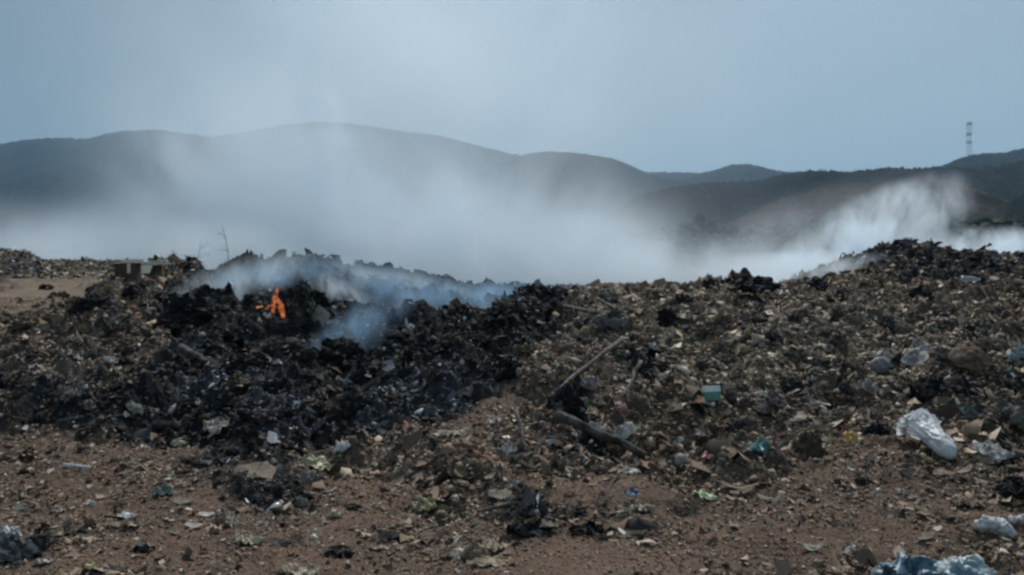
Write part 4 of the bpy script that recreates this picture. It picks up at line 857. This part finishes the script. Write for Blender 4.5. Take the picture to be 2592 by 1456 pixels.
def mast():
    d = TOWER_D; x = (2453 - CX) / F * d; zb_ = CAMZ - (396 - HY) / F * d - 4; zt = CAMZ - (311 - HY) / F * d; h = zt - zb_
    root = empty('lattice_mast', (x, d, zb_)); tag(root, 'tall red and white lattice mast on the right hilltop', 'mast')
    red, wht = mat('mast_red', c=(.16, .05, .045)), mat('mast_white', c=(.55, .56, .57))
    def half(t): return float(np.interp(t, [0, .38, 1], [3.4, 2.3, 2.2]))
    n = 14; bands = [1, 1, 1, 1, 1, 1, 0, 1, 1, 0, 1, 1, 1, 0]
    for sx in (-1, 1):
        for sy in (-1, 1):
            V, Fc = tube_geo([(sx * half(t), sy * half(t), t * h) for t in np.linspace(0, 1, 8)], [.09] * 8, 5, 0); mesh_obj('leg', V, Fc, wht, parent=root)
    for i in range(n):
        t0, t1 = i / n, (i + 1) / n; Vs, Fs = [], []; th = .06 if bands[i] else .19
        a, b = half(t0), half(t1)
        cor = lambda r, z: [(r, r, z), (-r, r, z), (-r, -r, z), (r, -r, z)]
        A, B = cor(a, t0 * h + .1), cor(b, t1 * h)
        segs = []
        for j in range(4): segs += [(A[j], B[(j + 1) % 4]), (B[j], A[(j + 1) % 4]), (B[j], B[(j + 1) % 4])]
        for (q, w2) in segs:
            V, Fc = tube_geo([q, w2], [th, th], 4, 0); k = len(Vs); Vs += V; Fs += [tuple(z + k for z in f) for f in Fc]
        mesh_obj('bracing', Vs, Fs, wht if bands[i] else red, parent=root)
    for z in (1.0, .68, .44):
        V, Fc, _ = lump_geo(6.2, 6.2, 1., .0, 1, 8, 6); V = np.array(V) * [1, 1, .3] + [0, 0, h * z]; mesh_obj('platform', V, Fc, red, parent=root)
    for i, (dx, z) in enumerate([(-2.6, .98), (2.8, .975), (2.6, .93), (-2.6, .75)]):
        V, Fc = tube_geo([(dx, -2.4, h * z - 1.2), (dx, -2.4, h * z + 1.2)], [.35, .35], 6, 0); mesh_obj('antenna', V, Fc, wht, parent=root)
mast()

# --- pale scraps one can count on the slopes: a few prototypes, then copies of their own
def proto_scraps():
    out = []
    for i, (c, mt) in enumerate([((.42, .40, .37), M_paper), ((.34, .29, .24), M_card), ((.50, .50, .50), M_plastic), ((.28, .24, .20), M_cloth), ((.26, .28, .24), M_plastic), ((.36, .31, .28), M_paper)]):
        (V, Fc), s = rag_geo(1., .8, .34, 1.2 + .2 * (i % 3), 12, .3); V = V
        me = mesh_obj('rubbish_scrap', V, Fc, mt, col=smoothed(c, tuple(q * .65 for q in c), fbm(V[:, 0] * 3, V[:, 1] * 3, i, 2))); out.append(me)
    return out
def proto_clumps():
    out = []
    for i, (c, fz, cb) in enumerate([((.020, .019, .019), 'char', 1.), ((.055, .045, .037), 'rub', .8), ((.030, .027, .025), 'char', 1.3), ((.11, .088, .068), 'rub', 1.), ((.17, .165, .155), 'rub', 1.1), ((.22, .18, .14), 'pale', .8)]):
        V, Fc, s = lump_geo(1., .85, .42, .5, 1.8, 24, 16); V = np.array(V); nf = 70; idx = rng.integers(0, len(V), nf); pos = V[idx]; nr = pos / (np.linalg.norm(pos, axis=1)[:, None] + 1e-6)
        v, f, kk = place(scrap_v, scrap_f, pos, nr, rng.uniform(.05, .17, nf), rng.uniform(.6, 2., nf), .28, .7, pick(fz, nf) * cb, 0)
        cc = np.array(c) * (1 + .4 * fbm(V[:, 0] * 4, V[:, 1] * 4, V[:, 2] * 4 + i, 3))[:, None]
        out.append(mesh_obj('rubbish_clump', np.vstack([V, v]), [tuple(q) for q in Fc] + [tuple(int(z) + len(V) for z in q) for q in f], M_litter, col=np.clip(np.vstack([cc, kk]), .004, 1)))
    return out
protos = proto_scraps() + proto_clumps(); used = [False] * len(protos)
def strew(n, lst, kinds, label, group, s0, s1, seed):
    r_ = random.Random(seed); k = 0
    while k < n:
        cx, cy, rx, ry = r_.choice(lst); px_, row_ = r_.gauss(cx, rx * .6), r_.gauss(cy, ry * .6)
        if not (0 < px_ < 2592 and 650 < row_ < 1450) or (2230 < px_ < 2440 and 1050 < row_ < 1200): continue
        i = r_.choice(kinds); src = protos[i]
        if any(abs(px_ - a) < (60 if i > 5 else 28) and -12 < row_ - b < (60 if i > 5 else 24) for a, b in KEY): continue
        p = at(px_, row_)
        if p.y > 34: continue
        if used[i]: o = src.copy(); COL.objects.link(o)
        else: o = src; used[i] = True
        sz = r_.uniform(s0, s1) * (p.y / 12)**.55
        up = (Vector((0, 0, 1)) + gnorm(p) + Vector((r_.gauss(0, .35), r_.gauss(-.15, .35), 0))).normalized()
        q = Vector((0, 0, 1)).rotation_difference(up).to_matrix().to_4x4() @ Matrix.Rotation(r_.uniform(0, 6.28), 4, 'Z')
        o.matrix_world = Matrix.Translation(p + Vector((0, 0, .012))) @ q @ Matrix.Diagonal((sz, sz * r_.uniform(.5, 1), sz * r_.uniform(.6, 1.1) * (.7 if i > 5 else 1.3), 1))
        tag(o, label, 'scrap', group); k += 1
strew(110, [(1800, 830, 420, 70), (2250, 850, 380, 90), (2000, 960, 420, 80), (2300, 1010, 250, 50)], [0, 1, 3, 5, 4], 'small pale scrap lying among the brown rubbish of the right slope', 'pale scraps on the right slope', .07, .17, 3)
strew(36, [(1900, 1120, 350, 60), (1350, 1130, 260, 60), (2400, 1200, 180, 60)], [0, 1, 2, 3, 5], 'small pale scrap at the foot of the right slope', 'pale scraps at the foot of the right slope', .05, .11, 5)
strew(46, [(150, 940, 220, 90), (620, 1000, 260, 90), (980, 960, 220, 70), (820, 860, 180, 50)], [0, 2, 4], 'small greyish white scrap lying on the burnt left heap', 'whitish scraps on the burnt heap', .04, .09, 7)
strew(44, [(500, 1250, 480, 90), (1400, 1330, 480, 70), (2100, 1300, 380, 80)], [1, 5, 0, 3], 'small pale chip lying on the brown foreground dirt', 'pale chips on the foreground dirt', .025, .06, 9)

RS = [(1800, 840, 420, 90), (2250, 850, 360, 100), (2000, 980, 420, 90), (2350, 1010, 220, 60), (1500, 900, 200, 110)]
strew(30, RS, [6, 7, 8], 'dark clump of burnt rubbish on the right slope', 'dark clumps on the right slope', .14, .34, 13)
strew(70, RS, [9, 10, 11, 9], 'brownish clump of dusty rubbish on the right slope', 'brown clumps on the right slope', .12, .30, 15)
strew(60, [(600, 900, 330, 110), (980, 900, 260, 110), (300, 800, 160, 70), (750, 1030, 300, 60)], [6, 8, 6, 7], 'black clump of charred waste on the burnt left heap', 'black clumps on the burnt heap', .14, .36, 17)
strew(34, [(150, 880, 180, 90), (120, 1010, 160, 60), (300, 760, 110, 50)], [7, 9, 10, 8], 'brownish clump of waste on the left shoulder of the heap', 'clumps on the left shoulder', .12, .28, 19)
strew(40, [(700, 1240, 220, 60), (1400, 1240, 350, 90), (2000, 1190, 350, 60), (2450, 1200, 150, 80), (300, 1180, 260, 40)], [7, 8, 9, 11], 'small dark clump of trodden rubbish on the brown foreground dirt', 'clumps on the foreground dirt', .06, .15, 21)
#>>O
#<<S
# ------------------------------------------------------------------ smoke
def smoke_mat(name, dens, scale, lo, hi, stretch=(1, 1, .55), power=1.4, col=(.855, .94, 1.), detail=3., step=.6, lean=0., seed=0., distort=.6):
    m = bpy.data.materials.new(name); m.use_nodes = True; n = m.node_tree.nodes; l = m.node_tree.links; n.clear()
    out = n.new('ShaderNodeOutputMaterial'); v = n.new('ShaderNodeVolumePrincipled')
    v.inputs['Color'].default_value = (*col, 1); v.inputs['Anisotropy'].default_value = .45
    tcn = n.new('ShaderNodeTexCoord'); geo = n.new('ShaderNodeNewGeometry')
    ln = n.new('ShaderNodeVectorMath'); ln.operation = 'LENGTH'; l.new(tcn.outputs['Object'], ln.inputs[0])
    mp = n.new('ShaderNodeMapping'); mp.inputs['Scale'].default_value = stretch; mp.inputs['Rotation'].default_value = (0, lean, 0); mp.inputs['Location'].default_value = (seed, seed * .7, seed * 1.3)
    l.new(geo.outputs['Position'], mp.inputs[0])
    no = n.new('ShaderNodeTexNoise'); no.inputs['Scale'].default_value = scale; no.inputs['Detail'].default_value = detail; no.inputs['Roughness'].default_value = .6; no.inputs['Distortion'].default_value = distort
    l.new(mp.outputs[0], no.inputs['Vector'])
    mr = n.new('ShaderNodeMapRange'); mr.interpolation_type = 'SMOOTHSTEP'; mr.inputs[1].default_value = lo; mr.inputs[2].default_value = hi; mr.inputs[3].default_value = .04
    l.new(no.outputs['Fac'], mr.inputs[0])
    # soft edge: falls to nothing at the hull, eaten into by the same eddies
    sub = n.new('ShaderNodeMath'); sub.operation = 'SUBTRACT'; sub.inputs[0].default_value = 1; sub.use_clamp = True; l.new(ln.outputs['Value'], sub.inputs[1])
    pw = n.new('ShaderNodeMath'); pw.operation = 'POWER'; pw.inputs[1].default_value = power; l.new(sub.outputs[0], pw.inputs[0])
    m1 = n.new('ShaderNodeMath'); m1.operation = 'MULTIPLY'; l.new(pw.outputs[0], m1.inputs[0]); l.new(mr.outputs[0], m1.inputs[1])
    m2 = n.new('ShaderNodeMath'); m2.operation = 'MULTIPLY'; l.new(m1.outputs[0], m2.inputs[0]); m2.inputs[1].default_value = dens
    l.new(m2.outputs[0], v.inputs['Density']); l.new(v.outputs[0], out.inputs['Volume'])
    m.cycles.volume_step_rate = step
    return m
_sph = None
def plume(px, row, d, hw, hh, thick, dens, scale=.25, lo=.35, hi=.7, tilt=0., label='', **kw):
    """an egg of smoke d metres off; hw, hh half sizes in photo pixels; thick half depth in metres; tilt in degrees"""
    V, Fc = sphere_mesh()
    o = mesh_obj('smoke', V, Fc, smoke_mat('smoke_air', dens, scale, lo, hi, **kw))
    o.location = ((px - CX) / F * d, d, CAMZ - (row - HY) / F * d); o.scale = (hw / F * d, thick, hh / F * d); o.rotation_euler = (0, math.radians(tilt), 0)
    tag(o, kind='stuff', label=label, cat='smoke'); return o
BLUE = (.50, .75, 1.)
# the great bank of smoke behind the heaps
plume(1150, 670, 60, 1400, 230, 24, .22, .14, .38, .64, label='broad pale bank of smoke lying low behind the heaps', power=2., seed=3, detail=5)
plume(1060, 600, 56, 500, 250, 17, .40, .24, .43, .61, lean=.5, label='thick white smoke rising in the middle behind the heaps', power=1.6, seed=12, detail=5, distort=1.)
plume(880, 470, 60, 460, 330, 18, .26, .15, .42, .62, label='leaning smoke column above the thick white smoke', power=1.4, seed=17, tilt=14, detail=5, distort=1.2, stretch=(1, 1, .7))
plume(650, 500, 62, 430, 330, 20, .24, .13, .41, .62, label='smoke column leaning over the black heap behind the fire', power=1.4, seed=15, tilt=18, stretch=(1, 1, .7), detail=5, distort=1.2)
plume(1050, 260, 75, 1100, 800, 27, .085, .085, .34, .68, tilt=14, label='thin tall veil of smoke drifting up into the sky', power=1.9, seed=27, stretch=(1, 1, .9), detail=4, distort=.8, lean=.6)
plume(150, 680, 64, 760, 210, 18, .36, .17, .42, .62, tilt=4, label='low grey smoke over the bank on the left', power=2.1, seed=31, detail=5, distort=1.)
plume(420, 600, 58, 480, 150, 15, .13, .15, .42, .62, label='thin smoke in front of the far ridge on the left', power=1.3, seed=37, detail=5, distort=1.2)
plume(1360, 590, 58, 420, 250, 16, .20, .2, .42, .63, label='pale smoke column right of the middle', power=1.7, seed=41, lean=.4, stretch=(1, 1, .8), tilt=10, detail=5, distort=1.2)
plume(1720, 690, 56, 470, 105, 14, .34, .24, .42, .61, label='drifting smoke over the saddle right of the middle', power=1.4, seed=44, detail=5, distort=1.2)
plume(2180, 622, 38, 310, 112, 6, 2.0, .6, .46, .63, tilt=-34, label='bright smoke plume rising behind the black crest on the right', power=1.2, seed=53, detail=5, distort=1.4)
plume(2080, 690, 40, 360, 62, 8, .9, .45, .40, .61, label='bright low smoke left of the black crest on the right', power=1.2, seed=57, detail=5, distort=1.)
plume(2080, 560, 44, 280, 110, 9, .09, .3, .42, .62, tilt=-20, label='thin smoke in front of the brown hill', power=1.2, seed=59, detail=5)
plume(2540, 645, 40, 280, 80, 6, 2.0, 1.1, .49, .62, label='white smoke puffs behind the far right end of the crest', power=1.2, seed=61, detail=5, distort=1.)
plume(530, 630, 37, 260, 100, 4, .42, .40, .36, .64, label='grey smoke wrapped round the dead bushes behind the boxes', power=1.2, seed=65, detail=4)
# wisps in front
F_ = dict(step=.35, detail=5, distort=1.4)
plume(600, 716, 14.8, 250, 70, 1.0, 2.1, 1.9, .46, .62, tilt=-22, label='grey smoke leaning right across the heap behind the flame', power=1.2, seed=71, col=(.8, .92, 1.), **F_)
plume(720, 690, 17.0, 230, 50, 1.2, 1.3, 1.2, .42, .62, tilt=-8, label='thin smoke over the skyline above the flame', power=1.2, seed=73, col=BLUE, **F_)
plume(450, 772, 13.1, 125, 34, .5, 3.0, 3.0, .45, .62, tilt=-48, label='small wisp of smoke beside the black lump on the left', power=1.1, seed=77, **F_)
plume(1080, 750, 16.3, 380, 75, 1.5, 1.2, 1.4, .42, .62, tilt=10, label='blue smoke filling the hollow behind the black rim', power=1.4, seed=83, col=BLUE, **F_)
plume(1280, 752, 18.5, 330, 55, 1.5, 1.4, 1.0, .40, .62, label='thin blue smoke trailing off right of the hollow', power=1.4, seed=86, col=BLUE, **F_)
plume(960, 715, 19.2, 380, 62, 1.2, 1.5, 1.0, .40, .62, tilt=9, label='hazy smoke over the far skyline of the black heap', power=1.4, seed=84, col=(.8, .92, 1.), **F_)
plume(855, 735, 15.2, 110, 46, .5, 3.0, 2.6, .44, .60, tilt=28, label='white puff of smoke above the round black lump', power=1.2, seed=85, **F_)
plume(905, 835, 10.9, 210, 70, .5, 2.8, 2.6, .43, .63, tilt=-36, label='thin blue smoke rising from the black slope', power=1.2, seed=93, col=BLUE, **F_)
plume(2110, 685, 22.6, 150, 36, 1.2, 2.1, 1.5, .43, .61, tilt=-14, label='thin smoke seeping out under the black crest on the right', power=1.0, seed=97, **F_)
plume(460, 885, 11.0, 90, 36, .4, 1.4, 2.6, .42, .62, label='faint wisp of smoke over the left slope', power=1.2, seed=99, col=BLUE, **F_)
#>>S
# ------------------------------------------------------------------ haze
def haze():
    x0, x1, y0, y1, z0, z1 = -9000, 9000, -60, 9100, -4, 480
    V = [(x, y, z) for z in (z0, z1) for y in (y0, y1) for x in (x0, x1)]
    Fc = [(0, 2, 3, 1), (4, 5, 7, 6), (0, 1, 5, 4), (1, 3, 7, 5), (3, 2, 6, 7), (2, 0, 4, 6)]
    m = bpy.data.materials.new('haze_air'); m.use_nodes = True; n = m.node_tree.nodes; l = m.node_tree.links; n.clear()
    o = n.new('ShaderNodeOutputMaterial'); v = n.new('ShaderNodeVolumePrincipled')
    v.inputs['Color'].default_value = (.46, .74, 1., 1); v.inputs['Density'].default_value = 1.7e-4; v.inputs['Anisotropy'].default_value = .1
    l.new(v.outputs[0], o.inputs['Volume'])
    tag(mesh_obj('haze', V, Fc, m), kind='stuff', label='pale blue haze over the valley and hills', cat='haze')
haze()
